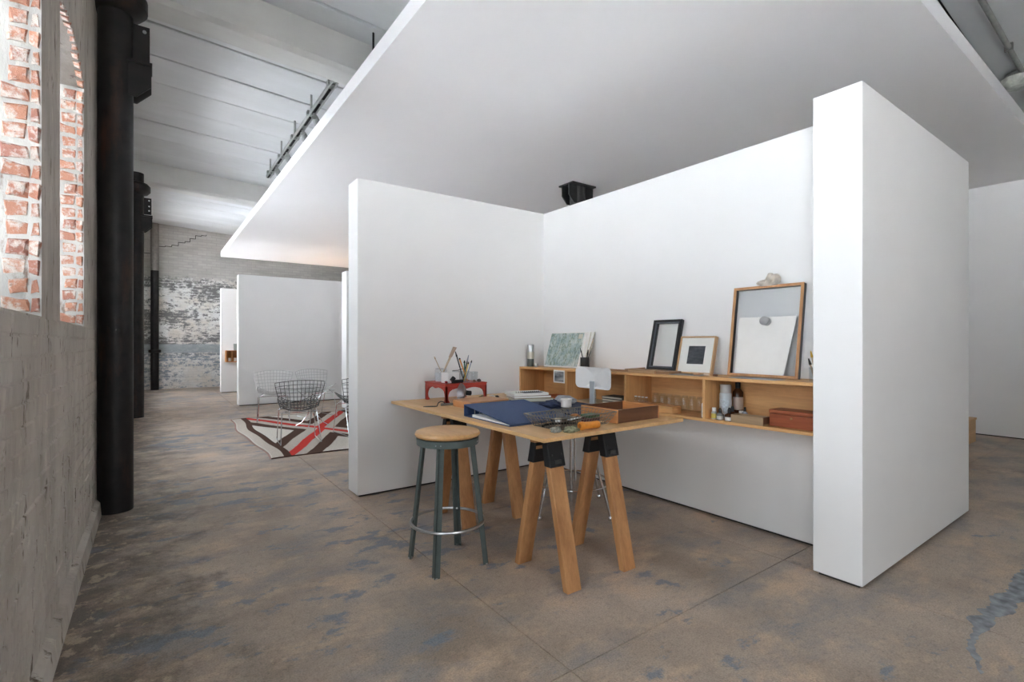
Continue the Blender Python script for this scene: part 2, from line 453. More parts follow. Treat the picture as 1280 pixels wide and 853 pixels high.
def mat_farbrick():
    m, t, b = nt('peeling_painted_brick')
    g = N(t, 'ShaderNodeNewGeometry'); P = g.outputs['Position']
    sx = N(t, 'ShaderNodeSeparateXYZ'); t.links.new(P, sx.inputs[0])
    cb = N(t, 'ShaderNodeCombineXYZ'); t.links.new(sx.outputs[0], cb.inputs[0]); t.links.new(sx.outputs[2], cb.inputs[1])
    bt = N(t, 'ShaderNodeTexBrick', Scale=1.0)
    bt.inputs['Brick Width'].default_value = 0.21; bt.inputs['Row Height'].default_value = 0.069
    bt.inputs['Mortar Size'].default_value = 0.008; bt.inputs['Mortar Smooth'].default_value = 0.4
    bt.inputs['Color1'].default_value = (0.9,0.9,0.9,1); bt.inputs['Color2'].default_value = (0.62,0.62,0.62,1); bt.inputs['Mortar'].default_value = (0.5,0.5,0.5,1)
    t.links.new(cb.outputs[0], bt.inputs['Vector'])
    up = ramp(t, noise(t, P, 3, 5, 0.6, (0.5, 1, 2)), [(0.3, (0.50, 0.475, 0.44)), (0.7, (0.62, 0.595, 0.56))]).outputs[0]
    wh = ramp(t, noise(t, P, 2, 4, 0.6, None, None, (2,0,5)), [(0.35, (0.80, 0.735, 0.66)), (0.6, (0.90, 0.895, 0.88))]).outputs[0]
    n1 = noise(t, P, 11.0, 9, 0.82, (0.7, 1, 1.3), None, (1.3, 0, 2.2))
    n0 = noise(t, P, 1.1, 3, 0.5, (0.6, 1, 1.6), None, (6.3, 0, 1.2))
    nb = N(t, 'ShaderNodeMath', operation='MULTIPLY_ADD'); t.links.new(bt.outputs['Color'], nb.inputs[0]); nb.inputs[1].default_value = 0.26; nb.inputs[2].default_value = -0.20
    nc = N(t, 'ShaderNodeMath', operation='ADD'); t.links.new(n1, nc.inputs[0]); t.links.new(nb.outputs[0], nc.inputs[1])
    nm = N(t, 'ShaderNodeMath', operation='MULTIPLY_ADD'); t.links.new(n0, nm.inputs[0]); nm.inputs[1].default_value = 0.55; t.links.new(nc.outputs[0], nm.inputs[2])
    pm = ramp(t, nm.outputs[0], [(0.705, (0,0,0)), (0.765, (1,1,1))]).outputs[0]
    # a blue-grey old dado colour in a band between 0.5 and 0.9 m
    zb = N(t, 'ShaderNodeMapRange'); zb.inputs['From Min'].default_value = 0.95; zb.inputs['From Max'].default_value = 0.80
    t.links.new(sx.outputs[2], zb.inputs['Value'])
    under = mix(t, zb.outputs[0], (0.22, 0.215, 0.21), (0.31, 0.35, 0.39))
    low = mix(t, pm, wh, under)
    # stripe of solid blue-grey
    z1 = N(t, 'ShaderNodeMath', operation='COMPARE'); t.links.new(sx.outputs[2], z1.inputs[0]); z1.inputs[1].default_value = 1.02; z1.inputs[2].default_value = 0.11
    st = N(t, 'ShaderNodeMath', operation='MULTIPLY'); t.links.new(z1.outputs[0], st.inputs[0]); st.inputs[1].default_value = 0.8
    low = mix(t, st.outputs[0], low, (0.44, 0.48, 0.51))
    zs = N(t, 'ShaderNodeMath', operation='ADD'); t.links.new(sx.outputs[2], zs.inputs[0])
    nn = N(t, 'ShaderNodeMath', operation='MULTIPLY'); t.links.new(noise(t, P, 3.0, 7, 0.7, (1, 1, 1.2), None, (0,4,0)), nn.inputs[0]); nn.inputs[1].default_value = 0.7
    t.links.new(nn.outputs[0], zs.inputs[1])
    zr = N(t, 'ShaderNodeMapRange'); zr.inputs['From Min'].default_value = 3.12; zr.inputs['From Max'].default_value = 3.22
    t.links.new(zs.outputs[0], zr.inputs['Value'])
    c = mix(t, zr.outputs[0], low, up)
    c = mix(t, 0.40, c, bt.outputs['Color'], 'MULTIPLY')
    t.links.new(c, b.inputs['Base Color']); b.inputs['Roughness'].default_value = 0.85
    bp = N(t, 'ShaderNodeBump', Strength=0.6, Distance=0.01)
    inv = N(t, 'ShaderNodeMath', operation='SUBTRACT'); inv.inputs[0].default_value = 1.0; t.links.new(bt.outputs['Fac'], inv.inputs[1])
    t.links.new(inv.outputs[0], bp.inputs['Height']); t.links.new(bp.outputs[0], b.inputs['Normal'])
    return m
FARBRICK = mat_farbrick()

def mat_ceiling(name, c1, c2):
    m, t, b = nt(name)
    g = N(t, 'ShaderNodeNewGeometry'); P = g.outputs['Position']
    oi = N(t, 'ShaderNodeObjectInfo')
    a = noise(t, P, 1.4, 6, 0.6, (0.6, 1.6, 1))
    c = ramp(t, a, [(0.3, c2), (0.65, c1)]).outputs[0]
    v = ramp(t, oi.outputs['Random'], [(0, (0.93,0.93,0.93)), (1, (1.03,1.03,1.03))]).outputs[0]
    c = mix(t, 1.0, c, v, 'MULTIPLY')
    t.links.new(c, b.inputs['Base Color']); b.inputs['Roughness'].default_value = 0.6
    bp = N(t, 'ShaderNodeBump', Strength=0.2, Distance=0.01)
    t.links.new(a, bp.inputs['Height']); t.links.new(bp.outputs[0], b.inputs['Normal'])
    return m
CEILP = mat_ceiling('pale_painted_plank', (0.78, 0.79, 0.80), (0.68, 0.69, 0.69))
BEAMP = mat_ceiling('pale_painted_beam', (0.72, 0.715, 0.69), (0.58, 0.575, 0.55))

# ================================================================== STRUCTURE
# ---- floor: concrete slabs between saw-cut joints
bm = NB(); box(bm, -0.9, 12.2, -4.2, 15.6, -0.10, -0.012)
floor = struct(obj('floor', bm, plain('joint_filler', (0.055, 0.052, 0.05), 0.8)), 'worn brown grey polished concrete floor with saw-cut joints', 'floor')
xs = [-0.72, 1.226, 2.79, 4.37, 5.95, 7.53, 9.11, 10.69, 12.15]
ys = [-4.1, -1.82, -0.25, 1.335, 2.94, 4.51, 6.09, 7.67, 9.25, 10.83, 12.41, 13.99, 15.5]
for i in range(len(xs)-1):
    for j in range(len(ys)-1):
        g = 0.0022
        bm = NB(); box(bm, xs[i]+g, xs[i+1]-g, ys[j]+g, ys[j+1]-g, -0.012, 0)
        obj('slab', bm, FLOOR, floor)

bm = NB(); box(bm, -40, -0.92, -40, 55, -0.15, -0.05); box(bm, -0.92, 30, -40, -4.42, -0.15, -0.05)  # pavement added outside to bounce sunlight up through the windows
struct(obj('ground', bm, plain('bounce_pavement', (0.60, 0.61, 0.63), 0.9, var=0.1, scale=2)), 'unseen pale pavement added to bounce light into the windows', 'ground')
# ragged blue-grey cement repair along a crack, right of the near partition
rp = [(2.40, 0.46), (2.52, 0.515), (2.60, 0.548), (2.74, 0.545), (2.86, 0.600), (2.93, 0.565), (2.98, 0.585), (3.06, 0.555), (3.18, 0.580), (3.30, 0.548), (3.57, 0.560), (3.90, 0.530), (3.90, 0.42), (3.50, 0.455), (3.31, 0.450), (3.20, 0.492), (3.06, 0.480), (2.95, 0.520), (2.84, 0.512), (2.72, 0.530), (2.60, 0.518), (2.50, 0.480)]
rr_ = random.Random(5); rq = []
for (p, q) in zip(rp, rp[1:] + rp[:1]):
    L = math.hypot(q[0]-p[0], q[1]-p[1]); n = max(1, int(L/0.018))
    for k in range(n):
        f = k/n; j_ = 0.011
        rq.append((p[0]+(q[0]-p[0])*f + rr_.uniform(-j_, j_)*0.5, p[1]+(q[1]-p[1])*f + rr_.uniform(-j_, j_)*0.7))
bm = NB(); prism(bm, rq, 'z', 0.0, 0.0008)
obj('repair_patch', bm, plain('blue_grey_cement', (0.245, 0.262, 0.285), 0.65, var=0.45, scale=22), floor)
# ---- brick window wall on the left
TOP = 4.30
bm = NB()
edges = [-4.1]
for a, b, SL, SP in WINDOWS: edges += [a, b]
edges.append(15.5)
T0, T1 = WX - 0.40, WX
for k in range(0, len(edges), 2):
    box(bm, T0, T1, edges[k], edges[k+1], -0.1, TOP)
for a, b, SL, SP in WINDOWS:
    box(bm, T0, T1, a, b, -0.1, SL)
    arc = [(a + (b-a)*q/10, SP + RISE*(1-(2*q/10-1)**2)) for q in range(11)]
    prism(bm, arc + [(b, TOP), (a, TOP)], 'x', T0, T1)
bm.faces.ensure_lookup_table()
bm.normal_update()
ARCH_SHADE = mat_paintbrick('shaded_arch_brick', (0.20, 0.18, 0.16), (0.14, 0.12, 0.10), (0.06, 0.04, 0.03))  # darker brick colour paints shade on the arch undersides
wall_left = obj('wall_left', bm, [GREYBRICK, PLASTER, ARCH_SHADE])
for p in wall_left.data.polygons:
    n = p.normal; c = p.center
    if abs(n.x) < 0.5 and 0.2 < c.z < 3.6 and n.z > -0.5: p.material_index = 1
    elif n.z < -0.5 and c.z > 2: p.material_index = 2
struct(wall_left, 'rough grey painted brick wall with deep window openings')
# bricks of the face below the sills, nearest the camera
def brick_mesh(l, h, d, seed):
    r = random.Random(seed); bm = NB()
    v = box(bm, 0, d, 0, l, 0, h)
    c = 0.0055
    for q in v:
        if q.co.x > d/2:
            q.co.y += c if q.co.y < l/2 else -c
            q.co.z += c if q.co.z < h/2 else -c
        q.co += Vector((r.uniform(-1,1)*0.0015, r.uniform(-1,1)*0.003, r.uniform(-1,1)*0.003))
    return bm
protos = []
for s in range(4):
    o = obj('brick', brick_mesh(0.2115, 0.0660, 0.007, s), GREYBRICK, wall_left)
    protos.append(o)
first = [True]*4
def put(protos, M, flag):
    k = random.randrange(len(protos))
    if flag[k]:
        flag[k] = False; protos[k].matrix_local = M
    else:
        inst(protos[k], 'brick', wall_left, M)
for row in range(17):
    z = 0.115 + row*0.0685
    off = 0.1075 if row % 2 else 0
    for q in range(13):
        y = 1.72 + off + q*0.215
        if y + 0.2 > 4.42: continue
        put(protos, Matrix.Translation((WX - 0.002 + random.uniform(-0.003, 0.002), y, z)), first)
# raw bricks of the window reveals (two widths alternate, as bonded)
raw = []
for s, w in enumerate((0.060, 0.074, 0.048, 0.026, 0.034)):
    bm = NB(); r = random.Random(40+s)
    v = box(bm, -w, 0, -0.012, 0.0, 0, 0.054)
    for q in v:
        if q.co.y < -0.006:
            q.co.x += 0.006 if q.co.x < -w/2 else -0.004
            q.co.z += 0.006 if q.co.z < 0.027 else -0.006
        q.co += Vector((r.uniform(-1,1)*0.006, r.uniform(-1,1)*0.004, r.uniform(-1,1)*0.006))
    raw.append(obj('brick', bm, RAWBRICK, wall_left))
rawfirst = [True]*5
def putraw(k, M):
    if rawfirst[k]: rawfirst[k] = False; raw[k].matrix_local = M
    else: inst(raw[k], 'brick', wall_left, M)
for (a, b, _, _) in (WINDOWS[3], WINDOWS[4]):
    for row in range(20):
        z = SILL + 0.012 + row*0.0670
        if z + 0.055 > SPRING + 0.005: break
        d = random.uniform(0.002, 0.008)
        ks = random.choice((3, 4)); w = (0.024, 0.031)[ks-3]
        rot = Matrix.Rotation(random.uniform(-0.07, 0.07), 4, 'Y')
        putraw(ks, Matrix.Translation((WX - 0.002, b + d, z)) @ rot)
        putraw(random.choice((0, 1, 2)), Matrix.Translation((WX - 0.008 - w, b + d, z)) @ rot)
# ragged brick ends round the arch head of the far window
a, b = WINDOWS[4][:2]
for q in range(12):
    u = 0.04 + 0.92*q/11
    y = a + (b-a)*u; z = SPRING + RISE*(1-(2*u-1)**2)
    th = math.atan(RISE*4*(1-2*u)/(b-a))
    putraw(random.choice((3, 4)), Matrix.Translation((WX + 0.004, y, z + 0.006)) @ Matrix.Rotation(th + PI/2, 4, 'X') @ Matrix.Translation((0, 0, -0.027)))
# curb at the wall's foot
bm = NB()
prism(bm, [(WX, 0), (-0.285, 0), (-0.292, 0.085), (WX, 0.105)], 'y', -4.1, 15.5)
struct(obj('baseboard_left', bm, GREYBRICK), 'low rough cement curb along the foot of the brick wall', 'curb')
# steel sashes
for k, (a, b, SL, SP) in enumerate(WINDOWS):
    bm = NB(); x = WX - 0.36
    w = thing('window_%d' % (k+1), 'unseen steel sash window set deep in the brick wall', 'window')
    w['kind'] = 'structure'
    bm = NB()
    box(bm, x-0.02, x+0.02, a, a+0.03, SL, SP+0.01); box(bm, x-0.02, x+0.02, b-0.03, b, SL, SP+0.01)
    box(bm, x-0.02, x+0.02, a, b, SL, SL+0.03); box(bm, x-0.02, x+0.02, a, b, SP-0.02, SP+0.01)
    for q in (1, 2): box(bm, x-0.012, x+0.012, a+(b-a)*q/3-0.009, a+(b-a)*q/3+0.009, SL, SP)
    for q in (1, 2, 3): box(bm, x-0.012, x+0.012, a, b, SL+(SP-SL)*q/4-0.009, SL+(SP-SL)*q/4+0.009)
    obj('window_frame', bm, IRON_IN, w)
    bm = NB(); box(bm, x-0.003, x+0.003, a+0.03, b-0.03, SL+0.03, SP-0.02)
    obj('pane', bm, FARPANE if b > 4 else (DIM_NEAR if b > 1.2 else DIM_LOW), w)

# ---- far, right and rear walls
bm = NB(); box(bm, -0.9, 12.2, 15.30, 15.6, -0.1, 4.35)
wall_far = struct(obj('wall_far', bm, FARBRICK), 'distant brick wall with peeling white and grey paint')
bm = NB()
key = [(-0.18, 3.39), (-0.02, 3.47), (0.10, 3.585), (0.25, 3.605), (0.39, 3.645), (0.53, 3.73), (0.67, 3.77), (0.78, 3.86), (0.90, 3.95), (1.03, 3.97), (1.14, 4.0)]
pts = [key[0]]
for p, q in zip(key, key[1:]): pts += [(q[0], p[1]), q]
for p, q in zip(pts, pts[1:]): cyl(bm, (p[0], 15.30, p[1]), (q[0], 15.30, q[1]), 0.008, 0.008, 5)
obj('crack', bm, GAP, wall_far)
bm = NB(); box(bm, 12.0, 12.3, -4.2, 15.6, -0.1, 4.3)
struct(obj('wall_outer', bm, GREYBRICK), 'plain side wall of the hall out of sight')
bm = NB()
rx = [-0.9] + [v for w in REAR_ADDED for v in w] + [12.3]
for k in range(0, len(rx), 2): box(bm, rx[k], rx[k+1], -4.4, -4.1, -0.1, 4.4)
for a, b in REAR_ADDED: box(bm, a, b, -4.4, -4.1, -0.1, RZ0); box(bm, a, b, -4.4, -4.1, RZ1, 4.4)
struct(obj('wall_rear', bm, GREYBRICK), 'plain rear wall of the hall behind the viewer')

# ---- roof: planks between beams, falling gently to the right
RZ, RS = 4.16, -0.055
def roofz(x): return RZ + RS*x
bm = NB()
prism(bm, [(-0.8, roofz(-0.8)+0.03), (12.2, roofz(12.2)+0.03), (12.2, roofz(12.2)+0.2), (-0.8, roofz(-0.8)+0.2)], 'y', -4.3, 15.6)
ceiling = struct(obj('ceiling', bm, GAP), 'grey white painted plank roof on heavy beams', 'ceiling')
pj = [15.30 - 0.640*k for k in range(31)]
for k in range(30):
    y1, y0 = pj[k]-0.011, pj[k+1]+0.011
    bm = NB()
    d = random.uniform(-0.012, 0.0)
    prism(bm, [(-0.70, roofz(-0.7)+d), (12.1, roofz(12.1)+d), (12.1, roofz(12.1)+0.03), (-0.70, roofz(-0.7)+0.03)], 'y', y0, y1)
    obj('plank', bm, CEILP, ceiling, bevel=0.006, segs=1)
def beam(y0, y1, drop):
    bm = NB(); r = random.Random(int(y0*10))
    n = 40; rows = []
    for q in range(n+1):
        x = -0.6 + 12.6*q/n
        zt = roofz(x) + 0.01; zb = roofz(x) - drop
        j1, j2, j3 = (r.uniform(-0.012, 0.012) for _ in range(3))
        rows.append([bm.verts.new(p) for p in ((x, y0, zt), (x, y1, zt), (x, y1+j3, zb+j3), (x, y1-0.05+j2, zb-0.012), (x, y0+0.05+j1, zb-0.012+j2), (x, y0+j1, zb+0.02+j1))])
    for A, B in zip(rows, rows[1:]):
        for i in range(6):
            j = (i+1) % 6; bm.faces.new((A[i], A[j], B[j], B[i]))
    bm.faces.new(rows[0]); bm.faces.new(rows[-1][::-1])
    obj('beam', bm, BEAMP, ceiling)
beam(4.70, 5.02, 0.32); beam(10.18, 10.55, 0.33); beam(-0.85, -0.5, 0.32)

# ---- white partitions and the floating canopy
WH = 2.44
def partition(name, label, x0, x1, y0, y1):
    bm = NB(); box(bm, x0, x1, y0, y1, 0.016, WH)
    o = struct(obj(name, bm, WHITE, bevel=0.002, segs=1), label)
    bm = NB(); box(bm, x0+0.02, x1-0.02, y0+0.02, y1-0.02, 0, 0.016)
    obj('plinth', bm, GAP, o)
    return o
partition('wall_pier', 'white freestanding partition end wall nearest the viewer on the right', 2.75, 4.60, 0.95, 1.17)
partition('wall_back', 'long white partition carrying the wooden wall shelf', 3.10, 3.32, 1.17, 3.98)
partition('wall_cross', 'white partition end wall behind the trestle table', 1.265, 3.10, 3.765, 3.98)
partition('wall_middle', 'white partition wall behind the wire chairs', 1.285, 4.6, 10.42, 10.64)
partition('wall_stub', 'white partition sliver behind the wire chairs at right', 2.76, 4.6, 8.80, 9.06)
partition('wall_distant', 'small bright white partition farthest away before the peeling brick wall', 1.29, 4.0, 13.38, 13.60)
bm = NB(); box(bm, 8.57, 8.79, -1.6, 6.0, 0.016, 3.165)
o = struct(obj('wall_right', bm, WHITE), 'white wall seen past the near partition at the right edge')
bm = NB(); box(bm, 8.59, 8.77, -1.5, 5.9, 0, 0.016); obj('plinth', bm, GAP, o)
bm = NB(); box(bm, 1.283, 8.85, 0.957, 13.36, 3.17, 3.29)
struct(obj('ceiling_canopy', bm, SOFFIT), 'large white floating canopy ceiling above the partitions', 'ceiling')

# ================================================================== COLUMNS, PIPES, CEILING FITTINGS
def column(label, x, y, ztop, m):
    t = thing('iron_column', label, 'column', (x, y, 0), 0, 'iron columns')
    bm = NB(); lathe(bm, [(0.102, 0), (0.102, 0.03), (0.102, 0.04), (0.101, 2.9), (0.100, ztop)], 28)
    obj('shaft', bm, m, t, smooth=True)
    for s in ((1, -1) if ztop < 3.3 else (1,)):
        bm = NB(); prism(bm, [(s*0.07, 2.93), (s*0.12, 2.93), (s*0.205, 3.02), (s*0.205, 3.165), (s*0.07, 3.165)], 'y', -0.07, -0.055)
        prism(bm, [(s*0.07, 2.93), (s*0.12, 2.93), (s*0.205, 3.02), (s*0.205, 3.165), (s*0.07, 3.165)], 'y', 0.055, 0.07)
        obj('bracket', bm, m, t)
        if ztop > 3.3:
            bm = NB(); box(bm, min(s*0.09, s*0.195), max(s*0.09, s*0.195), -0.012, 0.003, 3.21, 3.47)
            pl = obj('fin_plate', bm, m, t)
            bm = NB(); box(bm, min(s*0.06, s*0.21), max(s*0.06, s*0.21), -0.09, 0.09, 3.165, 3.185)
            obj('ledge_plate', bm, m, t)
            for zz in ((3.43,) if y < 6 else (3.27, 3.34, 3.43)):
                bm = NB(); cyl(bm, (s*0.165, -0.02, zz), (s*0.165, -0.010, zz), 0.012, 0.012, 8); obj('bolt', bm, STEEL, pl)
    if ztop > 3.3:
        bm = NB(); lathe(bm, [(0.10, 3.50), (0.15, 3.52), (0.185, 3.56), (0.185, 3.64), (0.15, 3.68), (0.10, 3.70)], 28)
        obj('capital_ring', bm, m, t, smooth=True)
    return t
column('thick black round iron column nearest the viewer beside the brick window wall', -0.213, 4.49, 3.835, RUSTY)
column('farther dark iron column half hidden behind the nearest one', -0.212, 9.80, 3.84, RUSTY)
column('dark column stub showing above the white shelf wall under the canopy', 4.38, 4.65, 3.168, IRON_IN)
# rectangular top plate of the inner column, against the soffit
bm = NB(); box(bm, -0.20, 0.20, -0.13, 0.13, 3.150, 3.168)
col3 = [o for o in bpy.data.objects if o.name.startswith('iron_column')][-1]
obj('cap_plate', bm, IRON_IN, col3)

dp = thing('drain_pipe', 'black vertical drain pipe with pale upper end before the far wall', 'pipe', (0.04, 15.16, 0))
bm = NB(); cyl(bm, (0,0,0), (0,0,2.95), 0.085, n=16); obj('lower_pipe', bm, IRON, dp, smooth=True)
bm = NB(); cyl(bm, (0,0,2.95), (0,0,4.12), 0.085, n=16); obj('upper_pipe', bm, plain('pipe_grey_paint', (0.24, 0.22, 0.20), 0.7, var=0.15), dp, smooth=True)
bm = NB(); lathe(bm, [(0.09, 0.92), (0.13, 0.93), (0.13, 0.99), (0.09, 1.0)], 16); obj('flange', bm, IRON, dp, smooth=True)

CLAMP = plain('galvanised_grey', (0.36, 0.37, 0.35), 0.5, 0.3, var=0.1)
tr = thing('ceiling_track', 'long slotted grey metal track hung under the plank roof beside the canopy', 'track', (1.50, 0, 3.86))
bm = NB(); box(bm, -0.03, 0.03, 5.12, 8.75, -0.012, 0.0); box(bm, -0.03, -0.022, 5.12, 8.75, -0.05, 0); box(bm, 0.022, 0.03, 5.12, 8.75, -0.05, 0)
obj('channel', bm, CLAMP, tr)
for q in range(9):
    y = 5.35 + q*0.40
    bm = NB(); box(bm, -0.018, 0.018, y, y+0.26, -0.03, -0.02); obj('slot_insert', bm, GAP, tr)
for q in range(5):
    y = 5.25 + q*0.83
    bm = NB(); cyl(bm, (0, y, 0), (0, y, 0.22), 0.012, n=8); box(bm, -0.05, 0.05, y-0.03, y+0.03, -0.03, 0.012)
    obj('hanger', bm, CLAMP, tr)
for q, y in enumerate((5.95, 6.5, 7.4, 8.1)):
    h = thing('track_spotlight', ('first', 'second', 'third', 'farthest')[q] + ' small grey spotlight from the viewer along the ceiling track', 'spotlight', (1.50, y, 3.81), 0, 'spotlights on the ceiling track')
    bm = NB(); cyl(bm, (0, 0, 0), (0, 0, -0.05), 0.012, n=8); obj('stem', bm, CLAMP, h)
    bm = NB(); cyl(bm, (0.0, -0.02, -0.05), (0.05, 0.06, -0.09), 0.034, 0.045, 12); obj('lamp_head', bm, CLAMP, h)
rod = thing('hanger_rod', 'thin dark vertical rod hanging the canopy from the roof', 'rod', (1.66, 4.50, 3.29))
bm = NB(); cyl(bm, (0, 0, 0), (0, 0, 0.775), 0.010, n=8); obj('shank', bm, IRON, rod)
bm = NB(); cyl(bm, (0, 0, 0), (0, 0, 0.02), 0.03, n=8); obj('nut', bm, IRON, rod)
bb = thing('beam_bracket', 'white bolted box fitting on the roof at the top of the photo', 'fitting', (1.95, 4.15, 4.05))
bm = NB(); box(bm, -0.13, 0.13, -0.16, 0.16, -0.12, 0); obj('housing', bm, BEAMP, bb, bevel=0.01)
bm = NB(); box(bm, -0.15, 0.15, -0.18, 0.18, -0.004, 0.0); obj('flange', bm, BEAMP, bb)
pp = thing('conduit_pipe', 'grey pipe run under the dark roof at the top right corner', 'pipe', (0, 0.995, 0))
bm = NB(); cyl(bm, (4.7, 0, roofz(4.7)-0.05), (7.8, 0, roofz(7.8)-0.05), 0.020, n=12); obj('pipe_run', bm, CLAMP, pp, smooth=True)
for x in (4.9, 6.1, 7.4):
    bm = NB(); box(bm, x-0.015, x+0.015, -0.028, 0.028, roofz(x)-0.075, roofz(x)-0.014); obj('clip', bm, CLAMP, pp)
wl = thing('ceiling_lamp', 'round whitish glass lamp under the roof at the right edge', 'lamp', (6.75, 1.04, roofz(6.75)-0.012))
bm = NB(); lathe(bm, [(0.0, -0.15), (0.08, -0.14), (0.125, -0.09), (0.125, -0.05), (0.09, -0.03)], 20); obj('lamp_shade', bm, plain('milky_glass', (0.62, 0.64, 0.58), 0.25, var=0.3, scale=18), wl, smooth=True)
bm = NB(); lathe(bm, [(0.09, -0.03), (0.09, 0.0)], 20); obj('lamp_base', bm, CLAMP, wl)

# ================================================================== TRESTLE TABLE
TX0, TX1, TY0, TY1, TZ = 1.483, 2.552, 1.80, 3.64, 0.735
tt = thing('table_top', 'pale oak plywood table top resting on two sawhorses', 'table top', ((TX0+TX1)/2, (TY0+TY1)/2, TZ-0.019))
bm = NB(); w, d = (TX1-TX0)/2, (TY1-TY0)/2
box(bm, -w, w, -d, d, 0.0015, 0.019); obj('board', bm, OAK_YT, tt, bevel=0.0015, segs=1)
bm = NB(); box(bm, -w+0.001, w-0.001, -d+0.001, d-0.001, 0, 0.0015); obj('underside_veneer', bm, OAK_X, tt)

def sawhorse(label, yc):
    t = thing('sawhorse', label, 'sawhorse', (0, yc, 0), 0, 'sawhorses under the table')
    ztop = TZ - 0.019
    bm = NB(); box(bm, 1.535, 2.10, -0.019, 0.019, ztop-0.028, ztop); obj('crossbeam', bm, wood_x, t, bevel=0.002, segs=1)
    for xc in (1.625, 2.015):
        for s in (-1, 1):
            bm = NB(); w = 0.0445; tk = 0.036
            yb, yt = s*0.195, s*0.045
            zt = ztop - 0.105
            lo = [(xc-w, yb-tk/2, 0), (xc+w, yb-tk/2, 0), (xc+w, yb+tk/2, 0), (xc-w, yb+tk/2, 0)]
            hi = [(xc-w, yt-tk/2, zt+0.05), (xc+w, yt-tk/2, zt+0.05), (xc+w, yt+tk/2, zt+0.05), (xc-w, yt+tk/2, zt+0.05)]
            hexa(bm, lo, hi); obj('leg', bm, FIR, t, bevel=0.0025, segs=1)
        # pressed steel bracket: two flared cheeks round the legs, a saddle round the beam, rivets
        br = NB()
        for s in (-1, 1):
            y0, y1 = s*0.044, s*0.094
            lo = [(xc-0.050, min(y0,y1)+ (0 if s>0 else 0), ztop-0.145), (xc+0.050, min(y0,y1), ztop-0.145), (xc+0.050, max(y0,y1), ztop-0.145), (xc-0.050, max(y0,y1), ztop-0.145)]
            y0, y1 = s*0.0195, s*0.062
            hi = [(xc-0.050, min(y0,y1), ztop-0.008), (xc+0.050, min(y0,y1), ztop-0.008), (xc+0.050, max(y0,y1), ztop-0.008), (xc-0.050, max(y0,y1), ztop-0.008)]
            hexa(br, lo, hi)
        b = obj('bracket', br, BLACK, t, bevel=0.003, segs=1)
        for s in (-1, 1):
            for dx in (-0.03, 0.03):
                rv = NB(); cyl(rv, (xc+dx, s*0.076, ztop-0.085), (xc+dx, s*0.0835, ztop-0.088), 0.005, 0.004, 8); obj('rivet', rv, IRON_IN, b)
            rv = NB(); box(rv, xc-0.022, xc+0.022, min(s*0.077, s*0.0945), max(s*0.077, s*0.0945), ztop-0.130, ztop-0.110); obj('stamped_plate', rv, IRON_IN, b)
    return t
wood_x = wood('fir_beam', (0.50, 0.25, 0.10), (0.38, 0.17, 0.06), 'x', 0.55, 16)
sawhorse('fir sawhorse with black steel brackets nearest the viewer under the table', 1.955)
sawhorse('fir sawhorse with black steel brackets behind the round stool', 2.905)

# ================================================================== ROUND STOOL
st = thing('round_stool', 'grey green steel stool with round maple seat beside the table', 'stool', (1.300, 2.40, 0))
bm = NB(); lathe(bm, [(0.0, 0.678), (0.155, 0.678), (0.172, 0.684), (0.177, 0.694), (0.172, 0.706), (0.150, 0.713), (0.0, 0.711)], 48)
obj('seat', bm, SEATW, st, smooth=True)
bm = NB(); lathe(bm, [(0.150, 0.640), (0.166, 0.640), (0.168, 0.646), (0.168, 0.676), (0.150, 0.676)], 48)
bd = obj('seat_ring', bm, GREYST, st, smooth=True)
for k in range(4):
    a = PI/4 + k*PI/2
    for da in (-0.08, 0.08):
        p = Vector((math.cos(a+da), math.sin(a+da), 0))
        rv = NB(); cyl(rv, p*0.166 + Vector((0,0,0.657)), p*0.171 + Vector((0,0,0.657)), 0.0045, 0.003, 8); obj('rivet', rv, STEEL, bd)
for k in range(4):
    a = PI/4 + k*PI/2
    ca, sa = math.cos(a), math.sin(a)
    R = Matrix(((ca, -sa, 0), (sa, ca, 0), (0, 0, 1)))
    bm = NB()
    # angle iron: two flanges meeting at the outer corner
    for s in (-1, 1):
        q = []
        for r, z in ((0.226, 0.0), (0.150, 0.66)):
            c0 = Vector((r, 0, z))
            e = Vector((-0.7071, s*0.7071, 0))*0.030
            nrm = Vector((-0.7071, -s*0.7071, 0))*0.004
            pts = [c0, c0+e, c0+e+nrm, c0+nrm*1.4]
            if s < 0: pts = pts[::-1]
            q.append([tuple(R @ p) for p in pts])
        hexa(bm, q[0], q[1])
    lg = obj('leg', bm, GREYST, st)
    bm = NB(); p = R @ Vector((0.212, 0, 0)); cyl(bm, (p.x, p.y, 0), (p.x, p.y, 0.006), 0.012, n=10); obj('glide', bm, STEEL, lg)
bm = NB(); tube(bm, [(0.196*math.cos(2*PI*k/48), 0.196*math.sin(2*PI*k/48), 0.222) for k in range(48)], 0.0085, 8, True)
obj('foot_ring', bm, STEEL, st, smooth=True)

